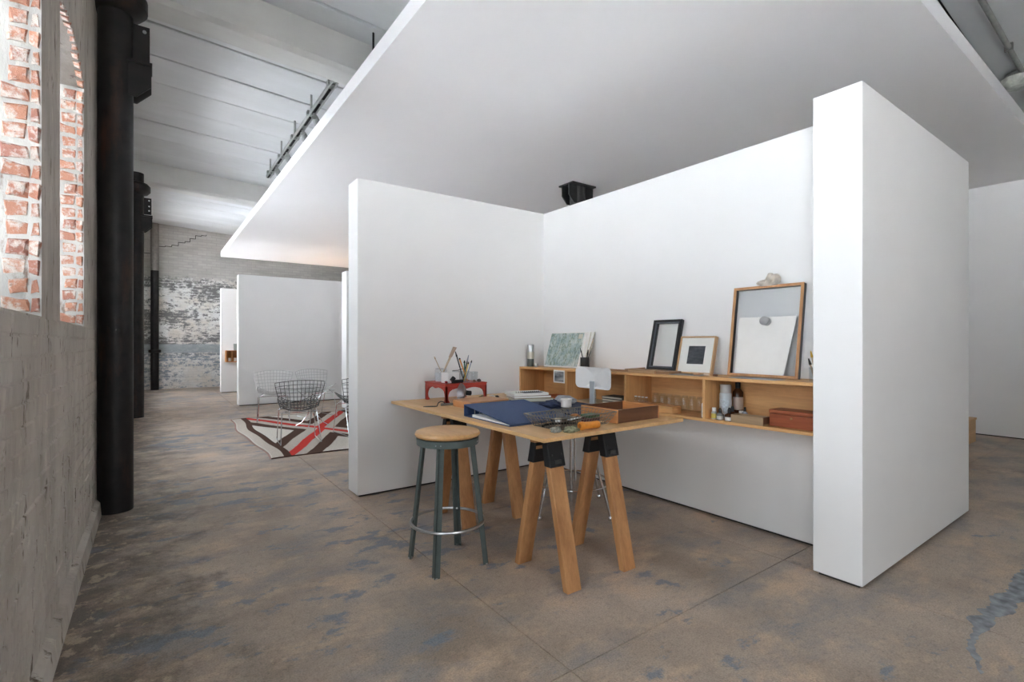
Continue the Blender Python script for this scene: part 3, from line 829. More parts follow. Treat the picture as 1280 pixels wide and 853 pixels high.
# ================================================================== SWIVEL CHAIR behind the table
ch = thing('drafting_chair', 'white backed drafting chair on chrome legs tucked behind the table', 'chair', (2.425, 2.64, 0))
bm = NB(); lathe(bm, [(0.0, 0.60), (0.15, 0.60), (0.17, 0.615), (0.17, 0.635), (0.15, 0.645), (0, 0.645)], 32)
obj('seat', bm, WHITEPL, ch, smooth=True)
bm = NB(); cyl(bm, (0,0,0.05), (0,0,0.60), 0.012, n=12); cyl(bm, (0.022,-0.018,0.20), (0.022,-0.018,0.60), 0.011, n=12); obj('post', bm, CHROME, ch, smooth=True)
for k in range(4):
    a = k*PI/2 + 0.15
    c, s_ = math.cos(a), math.sin(a)
    bm = NB(); tube(bm, [(0.05*c, 0.05*s_, 0.58), (0.12*c, 0.12*s_, 0.56), (0.17*c, 0.17*s_, 0.50), (0.335*c, 0.335*s_, 0.02)], 0.009, 8)
    lg = obj('leg', bm, CHROME, ch, smooth=True)
    bm = NB(); lathe(bm, [(0.016, 0), (0.018, 0.008), (0.012, 0.025)], 12, (0.335*c, 0.335*s_, 0)); obj('glide', bm, CHROME, lg, smooth=True)
bm = NB(); tube(bm, [(0.272*math.cos(2*PI*k/40), 0.272*math.sin(2*PI*k/40), 0.20) for k in range(40)], 0.007, 8, True); obj('foot_ring', bm, CHROME, ch, smooth=True)
bm = NB()
for k in range(10): pass
tube(bm, [(0.10, 0, 0.605), (0.19, 0, 0.60), (0.235, 0, 0.63), (0.235, 0, 0.86)], 0.012, 8)
obj('back_stem', bm, CHROME, ch)
bm = NB(); box(bm, 0.205, 0.212, -0.024, 0.024, 0.66, 0.90); obj('back_bar', bm, plain('pale_steel_bar', (0.50, 0.54, 0.57), 0.35, 0.3), ch, bevel=0.002)
# rounded, gently curved back plate
bm = NB(); n = 32; front, back = [], []
hw, hh, rc = 0.178, 0.080, 0.035
out = []
for cx_, cz_, a0 in ((hw-rc, hh-rc, 0), (-hw+rc, hh-rc, PI/2), (-hw+rc, -hh+rc, PI), (hw-rc, -hh+rc, 3*PI/2)):
    for q in range(7):
        a = a0 + q*PI/12
        out.append((cx_ + rc*math.cos(a), cz_ + rc*math.sin(a)))
def bulge(y): return -0.10*(y*y)/(hw*hw)*0.35
for lay in (0, 1):
    ring = [bm.verts.new((0.245 + lay*0.010 + bulge(y), y + 0.0, 0.922 + z)) for y, z in out]
    ring2 = [bm.verts.new((0.245 + lay*0.010 + bulge(y*0.55), y*0.55, 0.922 + z*0.8)) for y, z in out]
    cen = bm.verts.new((0.245 + lay*0.010, 0, 0.922))
    m_ = len(ring)
    for i in range(m_):
        j = (i+1) % m_
        bm.faces.new((ring[i], ring[j], ring2[j], ring2[i])); bm.faces.new((ring2[i], ring2[j], cen))
    if lay == 0: front = ring
    else:
        for i in range(m_):
            j = (i+1) % m_; bm.faces.new((front[i], front[j], ring[j], ring[i]))
obj('backrest', bm, WHITEPL, ch, smooth=True)

# ================================================================== WALL SHELF
SX0, SX1, SY0, SY1 = 2.80, 3.10, 1.172, 3.763
def ST(y): return 0.975 - 0.007*(y-1.2)       # the shelf top sags a little towards the corner
def SF(y): return ST(y) - 0.262               # inner floor of the shelf
sh = thing('wall_shelf', 'long open oak wall shelf with four compartments on the white wall', 'shelf', (0, 0, 0))
def shear(bm):
    for v in bm.verts: v.co.z += ST(v.co.y)
    return bm
bm = NB(); box(bm, SX0, SX1, SY0, SY1, -0.018, 0); obj('top_board', shear(bm), OAK_Y, sh, bevel=0.001, segs=1)
bm = NB(); box(bm, SX0, SX1, SY0, SY1, -0.280, -0.262); obj('bottom_board', shear(bm), OAK_Y, sh, bevel=0.001, segs=1)
bm = NB(); box(bm, SX1-0.010, SX1-0.001, SY0, SY1, -0.262, -0.018); obj('back_board', shear(bm), OAK_Y, sh)
OAK_Z = wood('oak_ply_upright', (0.70, 0.395, 0.165), (0.58, 0.31, 0.12), 'z', 0.5)
for y in (SY0+0.009, 1.828, 2.471, 3.112, SY1-0.009):
    bm = NB(); box(bm, SX0+0.001, SX1-0.010, y-0.009, y+0.009, -0.262, -0.018)
    obj('end_panel' if y in (SY0+0.009, SY1-0.009) else 'divider', shear(bm), OAK_Z, sh)

# ---- framed things leaning on the shelf (local x to the right, y into the wall, z up)
def lean(name, label, cat, x, y, z, tilt, group=None):
    t = thing(name, label, cat, (x, y, z)); t.rotation_euler = (-tilt, 0, -PI/2)
    if group: t['group'] = group
    return t
def frame_bars(t, w, h, bar, dep, m, name='frame_bar', bevel=0.002):
    for k, (x0, x1, z0, z1) in enumerate(((-w/2, -w/2+bar, 0, h), (w/2-bar, w/2, 0, h), (-w/2+bar, w/2-bar, 0, bar), (-w/2+bar, w/2-bar, h-bar, h))):
        bm = NB(); box(bm, x0, x1, 0, dep, z0, z1); obj(name, bm, m, t, bevel=bevel, segs=1)
def panel(t, name, x0, x1, z0, z1, y0, y1, m):
    bm = NB(); box(bm, x0, x1, y0, y1, z0, z1); return obj(name, bm, m, t)

def mat_map():
    m, t, b = nt('green_map_print')
    tc = N(t, 'ShaderNodeTexCoord'); P = tc.outputs['Object']
    a = noise(t, P, 11, 8, 0.75, (1, 1, 1))
    c = ramp(t, a, [(0.34, (0.16, 0.24, 0.25)), (0.48, (0.36, 0.46, 0.46)), (0.62, (0.62, 0.66, 0.62))]).outputs[0]
    v = noise(t, P, 9, 6, 0.6, (2.2, 1, 0.8), (0, 0.8, 0), (4, 2, 1))
    vm = ramp(t, v, [(0.46, (0,0,0)), (0.50, (0.8,0.8,0.8)), (0.54, (0,0,0))]).outputs[0]
    c = mix(t, vm, c, (0.14, 0.20, 0.10))
    t.links.new(c, b.inputs['Base Color']); b.inputs['Roughness'].default_value = 0.6
    return m
mp = lean('map_panel', 'mounted green and blue map panel leaning in the shelf corner', 'map', 2.952, 3.350, ST(3.3)+0.003, 0.30)
panel(mp, 'mount_board', -0.235, 0.225, 0, 0.325, 0, 0.022, PAPER)
mpp = panel(mp, 'map_sheet', -0.228, 0.205, 0.012, 0.318, -0.0015, 0, mat_map())
panel(mp, 'legend_box', 0.145, 0.195, 0.265, 0.308, -0.003, -0.0015, plain('legend_tint', (0.60, 0.58, 0.48), 0.7))
for k in range(2):
    wb = lean('canvas_board', ('inner', 'outer')[k] + ' white canvas board stacked behind the green map', 'board', 2.9775+0.0105*k, 3.33-0.02*k, ST(3.3)+0.003, 0.30, 'boards behind the map')
    panel(wb, 'board', -0.235, 0.235+0.012*k, 0, 0.325+0.004*k, 0, 0.008, PAPER)
    panel(wb, 'edge_strip', 0.235+0.012*k, 0.237+0.012*k, 0, 0.325, 0, 0.008, CREAM)

bf = lean('picture_frame', 'empty black moulded picture frame leaning on the shelf', 'frame', 2.960, 2.285, ST(2.26)+0.024, 0.245)
BLKFR = plain('black_frame_lacquer', (0.014, 0.014, 0.016), 0.3)
frame_bars(bf, 0.248, 0.372, 0.016, 0.028, BLKFR)
for (x0, x1, z0, z1) in ((-0.108, -0.098, 0.016, 0.356), (0.098, 0.108, 0.016, 0.356), (-0.098, 0.098, 0.016, 0.026), (-0.098, 0.098, 0.346, 0.356)):
    panel(bf, 'inner_moulding', x0, x1, z0, z1, 0.008, 0.026, plain('highlight_grey_lacquer', (0.12, 0.13, 0.15), 0.25) if (x0 < 0) else BLKFR)  # lighter grey paints highlights onto the black moulding
for (x0, x1, z0, z1) in ((-0.098, -0.088, 0.026, 0.346), (0.088, 0.098, 0.026, 0.346)):
    panel(bf, 'inner_moulding', x0, x1, z0, z1, 0.014, 0.027, BLKFR)
panel(bf, 'glass_pane', -0.089, 0.089, 0.026, 0.346, 0.020, 0.022, glass('matt_glass', (0.985, 0.99, 0.985), 1.1))

of = lean('picture_frame', 'small light oak frame around a dark square print', 'frame', 2.965, 2.022, ST(2.0)+0.006, 0.25)
frame_bars(of, 0.272, 0.262, 0.010, 0.032, OAKFR)
panel(of, 'mat_board', -0.127, 0.127, 0.009, 0.253, 0.010, 0.014, plain('mat_board_white', (0.74, 0.74, 0.70), 0.7))
def mat_print():
    m, t, b = nt('charcoal_print')
    tc = N(t, 'ShaderNodeTexCoord')
    a = noise(t, tc.outputs['Object'], 30, 7, 0.7, (0.5, 1, 1.6))
    c = ramp(t, a, [(0.35, (0.022, 0.026, 0.034)), (0.7, (0.085, 0.09, 0.10))]).outputs[0]
    t.links.new(c, b.inputs['Base Color']); b.inputs['Roughness'].default_value = 0.6
    return m
panel(of, 'print', -0.063, 0.063, 0.068, 0.194, 0.0085, 0.010, mat_print())

lf = lean('picture_frame', 'large raw wood screen frame with a white sheet inside', 'frame', 2.975, 1.562, ST(1.5)+0.004, 0.145)
W_, H_ = 0.428, 0.566
for k, (x0, x1, z0, z1) in enumerate(((-W_/2, -W_/2+0.016, 0, H_), (W_/2-0.016, W_/2, 0, H_), (-W_/2+0.016, W_/2-0.016, 0, 0.016), (-W_/2+0.016, W_/2-0.016, H_-0.016, H_))):
    fb = panel(lf, 'frame_bar', x0, x1, z0, z1, 0, 0.006, FRAMEW)
    panel(lf, 'frame_side', x0+(0.002 if k != 1 else 0.003), x1-(0.002 if k != 0 else 0.003), z0+0.001, z1-0.001, 0.006, 0.038, BLKFR)
panel(lf, 'screen_mesh', -W_/2+0.014, W_/2-0.014, 0.014, H_-0.014, 0.031, 0.032, glass('fine_screen_mesh', (0.925, 0.93, 0.935), 1.02))
bm = NB(); hexa(bm, [(-0.185, 0.029, 0.016), (0.120, 0.029, 0.016), (0.120, 0.030, 0.016), (-0.185, 0.030, 0.016)], [(-0.180, 0.029, 0.375), (0.175, 0.029, 0.375), (0.175, 0.030, 0.375), (-0.180, 0.030, 0.375)])
obj('paper_sheet', bm, PAPER, lf)
KN = plain('grey_knob', (0.42, 0.42, 0.42), 0.4)
bm = NB(); lathe(bm, [(0.0, 0.048), (0.018, 0.046), (0.027, 0.038), (0.027, 0.033), (0.016, 0.020), (0.014, 0.006), (0.026, 0.004), (0.026, 0.0)], 24); xform(bm, Matrix.Translation((0.0, 0.029, 0.345)) @ Matrix.Rotation(PI/2, 4, 'X'))
obj('knob', bm, KN, lf, smooth=True)

# rock on the frame's top edge
bm = NB(); bmesh.ops.create_icosphere(bm, subdivisions=3, radius=1)
r = random.Random(3)
from mathutils import noise as mn
for v in bm.verts:
    n1 = mn.noise(v.co*1.6 + Vector((3,1,2)))
    v.co *= 1 + 0.38*n1
    c_ = max(abs(v.co.x), abs(v.co.y), abs(v.co.z))
    v.co = Vector((v.co.x*0.030, v.co.y*0.078*(1.0 if v.co.y > 0 else 0.75), v.co.z*(0.050 if v.co.y < 0.15 else 0.030) + (0.012 if v.co.y < 0.15 else -0.006)))
    v.co.z = max(v.co.z, -0.020)
tag(obj('rock', bm, ROCK, loc=(3.058, 1.545, ST(1.5)+0.004+0.566*math.cos(0.145)+0.016)), 'craggy pale quartz rock lying on the large frame', 'rock')

# thermos and little cup
def lathe_part(t, name, prof, m, n=24):
    bm = NB(); lathe(bm, prof, n); return obj(name, bm, m, t, smooth=True)
th = thing('thermos_flask', 'steel thermos flask with cream band in the shelf corner', 'flask', (2.895, 3.712, ST(3.69)))
lathe_part(th, 'base_cup', [(0.030, 0), (0.032, 0.004), (0.032, 0.072)], plain('dark_green_grey', (0.10, 0.12, 0.11), 0.35))
lathe_part(th, 'band', [(0.0325, 0.072), (0.0325, 0.138)], CREAM)
lathe_part(th, 'lid', [(0.030, 0.138), (0.0305, 0.200), (0.027, 0.208), (0, 0.208)], STEEL)
cu = thing('tin_cup', 'tiny metal cup beside the thermos flask', 'cup', (2.87, 3.60, ST(3.6)))
lathe_part(cu, 'cup_body', [(0.015, 0), (0.018, 0.002), (0.019, 0.030), (0.017, 0.030), (0.016, 0.004), (0, 0.004)], STEEL)
bm = NB(); tube(bm, [(0.018, 0, 0.025), (0.030, 0, 0.022), (0.030, 0, 0.010), (0.018, 0, 0.007)], 0.002, 6); obj('handle', bm, STEEL, cu)

# black pot of brushes: the pot, and every brush on its own
pot = thing('brush_pot', 'black cylindrical brush pot before the map panel', 'pot', (2.885, 2.975, ST(2.97)))
lathe_part(pot, 'pot_body', [(0.036, 0), (0.037, 0.003), (0.037, 0.098), (0.033, 0.098), (0.033, 0.006), (0, 0.006)], plain('matt_black_pot', (0.012, 0.012, 0.012), 0.6))
lathe_part(pot, 'rim', [(0.0375, 0.094), (0.0375, 0.099), (0.0365, 0.099)], BLACK)
def brush(label, base, tip, mh, mt, tl=0.04, rr=0.004, group='brushes in the black pot', name='paint_brush', cat='brush'):
    base, tip = Vector(base), Vector(tip)
    t = thing(name, label, cat, tuple(base), 0, group)
    d = (tip-base); k = 1 - tl/d.length
    bm = NB(); cyl(bm, (0,0,0), tuple(d*k), rr*0.8, rr, 8); obj('handle', bm, mh, t)
    bm = NB(); cyl(bm, tuple(d*k), tuple(d), rr*1.5, rr*0.6, 8); obj('tip', bm, mt, t)
    return t
bp_ = (2.885, 2.975); z0 = ST(2.97) + 0.008
PALEW = plain('pale_stick', (0.50, 0.40, 0.28), 0.6); GREYH = plain('grey_bristle', (0.32, 0.29, 0.26), 0.8)
brush('long pale stick leaning right in the black pot', (2.885, 2.990, z0), (2.93, 2.905, z0+0.285), PALEW, GREYH, 0.05, 0.003)
brush('long grey stick upright in the black pot', (2.89, 2.985, z0), (2.95, 2.935, z0+0.255), GREYH, PALEW, 0.05, 0.004)
brush('black brush leaning left in the black pot', (2.885, 2.965, z0), (2.88, 3.025, z0+0.170), BLACK, BLACK, 0.04, 0.004)
brush('short black brush leaning right in the black pot', (2.878, 2.975, z0), (2.90, 2.905, z0+0.170), BLACK, GREYH, 0.03, 0.004)
brush('black marker standing in the black pot', (2.875, 2.96, z0), (2.885, 2.935, z0+0.155), BLACK, BLACK, 0.04, 0.006)

# loose slats and boards lying on the shelf top
def slab_thing(name, label, cat, x, y, z, lx, ly, lz, rz, m, pitch=0, parts=None, bevel=0.001, group=None):
    t = thing(name, label, cat, (x, y, z), rz, group); t.rotation_euler = (pitch, 0, rz)
    bm = NB(); box(bm, -lx/2, lx/2, -ly/2, ly/2, 0, lz); obj(parts or 'board', bm, m, t, bevel=bevel, segs=1)
    return t
BROWN = wood('old_brown_slat', (0.34, 0.19, 0.10), (0.24, 0.13, 0.07), 'y', 0.6, 18)
slab_thing('wood_stick', 'thin brown stick lying near the chair back on the shelf', 'stick', 2.90, 2.60, ST(2.6)+0.001, 0.03, 0.26, 0.012, 0.10, BROWN, group='loose sticks on the shelf')
slab_thing('wood_stick', 'curled brown stick lifted at its right end on the shelf', 'stick', 2.945, 2.50, ST(2.5)+0.016, 0.022, 0.20, 0.010, -0.12, BROWN, pitch=-0.10, group='loose sticks on the shelf')
slab_thing('wood_board', 'flat old wooden board under the black frame', 'board', 2.90, 2.345, ST(2.3)+0.001, 0.150, 0.235, 0.022, 0.04, wood('weathered_board', (0.44, 0.28, 0.15), (0.34, 0.2, 0.1), 'y', 0.6), group='boards under the black frame')
slab_thing('wood_board', 'short dark board beside the one under the black frame', 'board', 2.90, 2.165, ST(2.1)+0.001, 0.13, 0.11, 0.018, -0.06, BROWN, group='boards under the black frame')
slab_thing('grey_sheet', 'grey cardboard sheet flat on the shelf before the oak frame', 'sheet', 2.875, 1.985, ST(2.0)+0.001, 0.13, 0.22, 0.003, 0.05, plain('grey_card', (0.30, 0.29, 0.28), 0.8), parts='card')
slab_thing('grey_sheet', 'grey paper under the front of the large frame', 'sheet', 2.87, 1.53, ST(1.5)+0.001, 0.12, 0.28, 0.002, -0.03, plain('grey_paper', (0.36, 0.36, 0.37), 0.8), parts='card')
for k, (y, l, c, nm) in enumerate(((1.92, 0.045, (0.55, 0.30, 0.18), 'orange'), (1.85, 0.04, (0.62, 0.50, 0.40), 'pinkish'), (1.79, 0.03, (0.20, 0.10, 0.06), 'brown'))):
    t = thing('chalk_stick', 'small %s chalk stick lying between the frames' % nm, 'chalk', (2.86, y, ST(y)+0.009), 0, 'chalk sticks on the shelf')
    bm = NB(); cyl(bm, (0, -l/2, 0), (0.01, l/2, 0), 0.007, n=8); obj('stick', bm, plain('chalk_'+nm, c, 0.8), t)
bj = thing('brush_jar', 'little glass jar half hidden by the near partition', 'jar', (2.90, 1.222, ST(1.22)))
lathe_part(bj, 'jar_body', [(0.028, 0), (0.030, 0.004), (0.030, 0.075), (0.028, 0.075), (0.027, 0.006), (0, 0.006)], JARG)
lathe_part(bj, 'jar_rim', [(0.031, 0.072), (0.031, 0.078), (0.029, 0.078)], JARG)
brush('yellow handled brush in the half hidden jar', (2.90, 1.215, ST(1.22)+0.008), (2.90, 1.245, ST(1.22)+0.165), PALEW, plain('yellow_bristle', (0.55, 0.33, 0.03), 0.7), 0.035, 0.005, 'brushes in the half hidden jar')
brush('black tipped brush in the half hidden jar', (2.905, 1.225, ST(1.22)+0.008), (2.885, 1.250, ST(1.22)+0.125), PALEW, BLACK, 0.035, 0.005, 'brushes in the half hidden jar')

# ---- inside the shelf
cd = thing('photo_card', 'small black and white photo card pinned under the shelf top', 'photo', (2.797, 3.195, 0))
def mat_photo():
    m, t, b = nt('mono_photo')
    tc = N(t, 'ShaderNodeTexCoord')
    a = noise(t, tc.outputs['Object'], 17, 4, 0.55, (1, 0.5, 1.6))
    c = ramp(t, a, [(0.35, (0.05, 0.06, 0.07)), (0.55, (0.28, 0.30, 0.31)), (0.7, (0.6, 0.6, 0.6))]).outputs[0]
    t.links.new(c, b.inputs['Base Color']); return m
zc = ST(3.2) - 0.012
bm = NB(); box(bm, 0, 0.0015, -0.071, 0.071, zc-0.107, zc); obj('card', bm, PAPER, cd)
bm = NB(); box(bm, -0.001, 0, -0.058, 0.058, zc-0.097, zc-0.012); obj('photo_print', bm, mat_photo(), cd)
slab_thing('orange_mat', 'orange felt mat lying in the leftmost compartment', 'mat', 2.93, 3.33, SF(3.3)+0.001, 0.20, 0.34, 0.010, 0.0, plain('orange_felt', (0.50, 0.14, 0.04), 0.9), parts='felt')
slab_thing('leaflet', 'folded grey leaflet on the orange mat', 'leaflet', 2.90, 3.20, SF(3.2)+0.012, 0.10, 0.12, 0.008, 0.3, plain('leaflet_grey', (0.40, 0.33, 0.28), 0.8, var=0.4, scale=60), parts='folded_sheet')
slab_thing('kraft_sheet', 'pale kraft paper lining the compartment behind the white chair back', 'paper', 2.93, 2.78, SF(2.78)+0.001, 0.22, 0.56, 0.004, 0, plain('kraft_pale', (0.52, 0.44, 0.30), 0.8), parts='sheet')
for k in range(3):
    t = slab_thing('grey_book', ('bottom', 'middle', 'top')[k] + ' dark grey book of the small stack right of the chair back', 'book', 2.945, 2.645 + 0.012*k, SF(2.65)+0.006+0.020*k, 0.15, 0.24-0.02*k, 0.017, 0.03*k, plain('grey_cover', (0.12, 0.11, 0.10), 0.7), group='books in the second compartment', parts='cover')
    bm = NB(); box(bm, -0.0755, 0.073, -0.115+0.01*k, 0.115-0.01*k, 0.003, 0.014); obj('pages', bm, CREAM, t)
for k in range(7):
    y = 2.385 - k*0.062
    t = thing('glass_jar', ('first', 'second', 'third', 'fourth', 'fifth', 'sixth', 'seventh')[k] + ' from the left of the tall clear jars along the compartment back', 'jar', (3.045, y, SF(y)), 0, 'clear jars in the third compartment')
    lathe_part(t, 'jar_body', [(0.024, 0), (0.027, 0.003), (0.027, 0.085), (0.022, 0.092)], JARG, 16)
    lathe_part(t, 'lid', [(0.023, 0.092), (0.023, 0.104), (0, 0.104)], JARG, 16)
wb = thing('pale_box', 'long pale wooden box lying in the third compartment', 'box', (2.875, 2.270, SF(2.27)), 0.0)
bm = NB(); box(bm, -0.05, 0.05, -0.19, 0.19, 0, 0.036); obj('box_body', bm, OAK_Y, wb, bevel=0.002, segs=1)
bm = NB(); box(bm, -0.05, 0.05, -0.19, 0.19, 0.037, 0.047); obj('lid', bm, OAK_Y, wb, bevel=0.002, segs=1)
for k in range(4):
    t = thing('glass_vial', ('first', 'second', 'third', 'fourth')[k] + ' little clear vial from the left on the pale wooden box', 'vial', (2.89, 2.445 - 0.032*k, SF(2.4)+0.047), 0, 'clear vials on the pale box')
    lathe_part(t, 'vial_body', [(0.011, 0), (0.012, 0.002), (0.012, 0.030), (0.009, 0.033)], JARG, 12)
    lathe_part(t, 'cap', [(0.010, 0.033), (0.010, 0.040), (0, 0.040)], plain('vial_cap', (0.7, 0.7, 0.68), 0.4), 12)
def bottle(name, label, cat, x, y, prof_body, m_body, cap, m_cap, lab=None, m_lab=None, group='bottles in the right compartment', n=20):
    t = thing(name, label, cat, (x, y, SF(y)), 0, group)
    lathe_part(t, 'bottle_body', prof_body, m_body, n)
    lathe_part(t, 'cap', cap, m_cap, n)
    if lab: lathe_part(t, 'paper_label', lab, m_lab, n)
    return t
bottle('squeeze_bottle', 'narrow white squeeze bottle against the shelf divider', 'bottle', 2.850, 1.858, [(0.014, 0), (0.015, 0.003), (0.015, 0.085), (0.007, 0.096)], WHITEPL, [(0.007, 0.096), (0.005, 0.122), (0, 0.124)], WHITEPL, [(0.0152, 0.02), (0.0152, 0.07)], plain('label_grey', (0.6, 0.62, 0.64), 0.5))
bottle('spray_can', 'tall pale blue grey spray can with clear cap', 'can', 2.945, 1.768, [(0.033, 0), (0.037, 0.004), (0.037, 0.150), (0.033, 0.158)], plain('can_blue_grey', (0.45, 0.50, 0.54), 0.35), [(0.033, 0.158), (0.034, 0.205), (0.031, 0.211), (0, 0.211)], plain('cap_smoke', (0.42, 0.41, 0.40), 0.2), [(0.0372, 0.045), (0.0372, 0.12)], plain('can_print', (0.50, 0.56, 0.61), 0.35, var=0.25, scale=90))
bottle('amber_bottle', 'tall brown bottle standing behind the spray can', 'bottle', 3.03, 1.735, [(0.030, 0), (0.032, 0.003), (0.032, 0.16), (0.014, 0.185)], AMBER, [(0.016, 0.185), (0.016, 0.222), (0, 0.222)], BLACK, [(0.0323, 0.05), (0.0323, 0.13)], plain('label_tan', (0.5, 0.4, 0.33), 0.6))
bottle('small_bottle', 'small bottle with white cap and yellow label', 'bottle', 2.845, 1.785, [(0.015, 0), (0.0165, 0.002), (0.0165, 0.042), (0.010, 0.048)], plain('cloudy_bottle', (0.45, 0.45, 0.42), 0.3), [(0.0125, 0.048), (0.0125, 0.070), (0, 0.070)], WHITEPL, [(0.0168, 0.006), (0.0168, 0.034)], plain('label_yellow', (0.62, 0.50, 0.10), 0.5))
bottle('ink_bottle', 'squat grey labelled ink bottle left of the amber one', 'bottle', 2.835, 1.738, [(0.020, 0), (0.022, 0.002), (0.022, 0.034), (0.010, 0.044)], plain('grey_glass', (0.16, 0.17, 0.17), 0.15), [(0.009, 0.044), (0.009, 0.062), (0.004, 0.074), (0, 0.074)], BLACK, [(0.0223, 0.006), (0.0223, 0.026)], plain('label_pale', (0.5, 0.5, 0.47), 0.6))
bottle('ink_bottle', 'squat amber ink bottle with white label at the front', 'bottle', 2.830, 1.675, [(0.024, 0), (0.026, 0.002), (0.026, 0.038), (0.011, 0.050)], AMBER, [(0.010, 0.050), (0.010, 0.068), (0.005, 0.082), (0, 0.082)], BLACK, [(0.0263, 0.005), (0.0263, 0.026)], plain('label_white', (0.66, 0.66, 0.63), 0.6))
bottle('ink_bottle', 'second amber ink bottle just behind the front one', 'bottle', 2.885, 1.688, [(0.020, 0), (0.022, 0.002), (0.022, 0.040), (0.011, 0.052)], AMBER, [(0.010, 0.052), (0.010, 0.072), (0.005, 0.086), (0, 0.086)], BLACK)
bottle('glue_bottle', 'small clear dropper bottle with black tip behind the tray', 'bottle', 2.915, 1.625, [(0.020, 0), (0.022, 0.002), (0.022, 0.040), (0.008, 0.058)], plain('bluish_glass', (0.33, 0.36, 0.40), 0.1), [(0.008, 0.058), (0.006, 0.082), (0, 0.086)], BLACK)
slab_thing('eraser_block', 'small white eraser block standing before the amber bottle', 'eraser', 2.96, 1.665, SF(1.66)+0.001, 0.02, 0.035, 0.052, 0.1, WHITEPL, parts='block')
tyb = thing('wooden_tray', 'small greyish wooden tray lying before the dropper bottle', 'tray', (2.850, 1.555, SF(1.55)), 0.02)
GRW = wood('greyed_wood', (0.38, 0.26, 0.15), (0.30, 0.20, 0.11), 'y', 0.6, 18)
bm = NB(); box(bm, -0.045, 0.045, -0.095, 0.095, 0, 0.008); obj('tray_base', bm, GRW, tyb)
for (x0, x1, y0, y1) in ((-0.045, -0.037, -0.095, 0.095), (0.037, 0.045, -0.095, 0.095), (-0.037, 0.037, -0.095, -0.087), (-0.037, 0.037, 0.087, 0.095)):
    bm = NB(); box(bm, x0, x1, y0, y1, 0.008, 0.046); obj('tray_side', bm, GRW if y0 > -0.09 or x1-x0 < 0.01 else SHADEWOOD, tyb)  # near side in darker wood, its shade painted in
rb = thing('cedar_box', 'lidded reddish cedar box at the right end of the shelf', 'box', (2.925, 1.328, SF(1.33)), 0.0)
bm = NB(); box(bm, -0.065, 0.065, -0.122, 0.122, 0, 0.070); obj('box_body', bm, REDBOXW, rb, bevel=0.003, segs=2)
bm = NB(); box(bm, -0.067, 0.067, -0.124, 0.124, 0.0715, 0.093); obj('lid', bm, REDBOXW, rb, bevel=0.004, segs=2)
bm = NB(); lathe(bm, [(0.006, 0), (0.006, 0.003), (0, 0.004)], 10); xform(bm, Matrix.Translation((-0.065, 0.0, 0.052)) @ Matrix.Rotation(-PI/2, 4, 'Y')); obj('keyhole_stud', bm, plain('dull_brass', (0.35, 0.25, 0.12), 0.4, 0.8), rb)

# ================================================================== THINGS ON THE TABLE
def dirY(px): pass
# ---- red lacquer stand
rs = thing('lacquer_stand', 'small red lacquer stand with scalloped legs on the table', 'stand', (1.92, 3.415, TZ))
hx, hy, hh_ = 0.178, 0.172, 0.140
bm = NB(); box(bm, -hx, hx, -hy, hy, hh_-0.016, hh_); obj('top', bm, LACQ, rs, bevel=0.003)
bm = NB(); tube(bm, [(-hx, -hy, hh_+0.001), (hx, -hy, hh_+0.001), (hx, hy, hh_+0.001), (-hx, hy, hh_+0.001)], 0.004, 6, True); obj('top_rim', bm, LACQ, rs)
prof = [(0, 0), (0.036, 0), (0.033, 0.010), (0.024, 0.022), (0.020, 0.044), (0.024, 0.068), (0.034, 0.088), (0.056, 0.101), (0.060, 0.124), (0, 0.124)]
for sx_ in (-1, 1):
    for sy_ in (-1, 1):
        bm = NB()
        prism(bm, [(sx_*(hx-u), z) for u, z in prof], 'y', sy_*hy, sy_*(hy-0.016))
        prism(bm, [(sy_*(hy-u), z) for u, z in prof], 'x', sx_*hx, sx_*(hx-0.016))
        obj('leg', bm, LACQ, rs, bevel=0.0015, segs=1)
for sy_ in (-1, 1):
    n = 12; w = hx-0.060
    pts = [(-w, 0.124), (-w, 0.101)] + [(-w + 2*w*q/n, 0.102 + 0.009*abs(math.sin(q*PI/6))) for q in range(1, n)] + [(w, 0.101), (w, 0.124)]
    bm = NB(); prism(bm, pts, 'y', sy_*hy, sy_*(hy-0.014)); obj('apron', bm, LACQ, rs)
for sx_ in (-1, 1):
    n = 12; w = hy-0.060
    pts = [(-w, 0.124), (-w, 0.101)] + [(-w + 2*w*q/n, 0.102 + 0.009*abs(math.sin(q*PI/6))) for q in range(1, n)] + [(w, 0.101), (w, 0.124)]
    bm = NB(); prism(bm, pts, 'x', sx_*hx, sx_*(hx-0.014)); obj('apron', bm, LACQ, rs)
SZ = TZ + 0.1455
def on_stand(name, label, cat, x, y, z=SZ, rz=0, group=None): return thing(name, label, cat, (x, y, z), rz, group)
# clear bail jar with white contents
j = on_stand('bail_jar', 'clear wire bail jar on the left of the red stand', 'jar', 1.815, 3.46)
lathe_part(j, 'jar_body', [(0.044, 0), (0.047, 0.004), (0.047, 0.092), (0.040, 0.098), (0.040, 0.102)], JARG)
lathe_part(j, 'filling', [(0.042, 0.004), (0.043, 0.070), (0, 0.070)], plain('milky_water', (0.70, 0.71, 0.72), 0.4))
bm = NB(); tube(bm, [(0.042*math.cos(2*PI*k/20), 0.042*math.sin(2*PI*k/20), 0.100) for k in range(20)], 0.002, 5, True); obj('rim_wire', bm, STEEL, j)
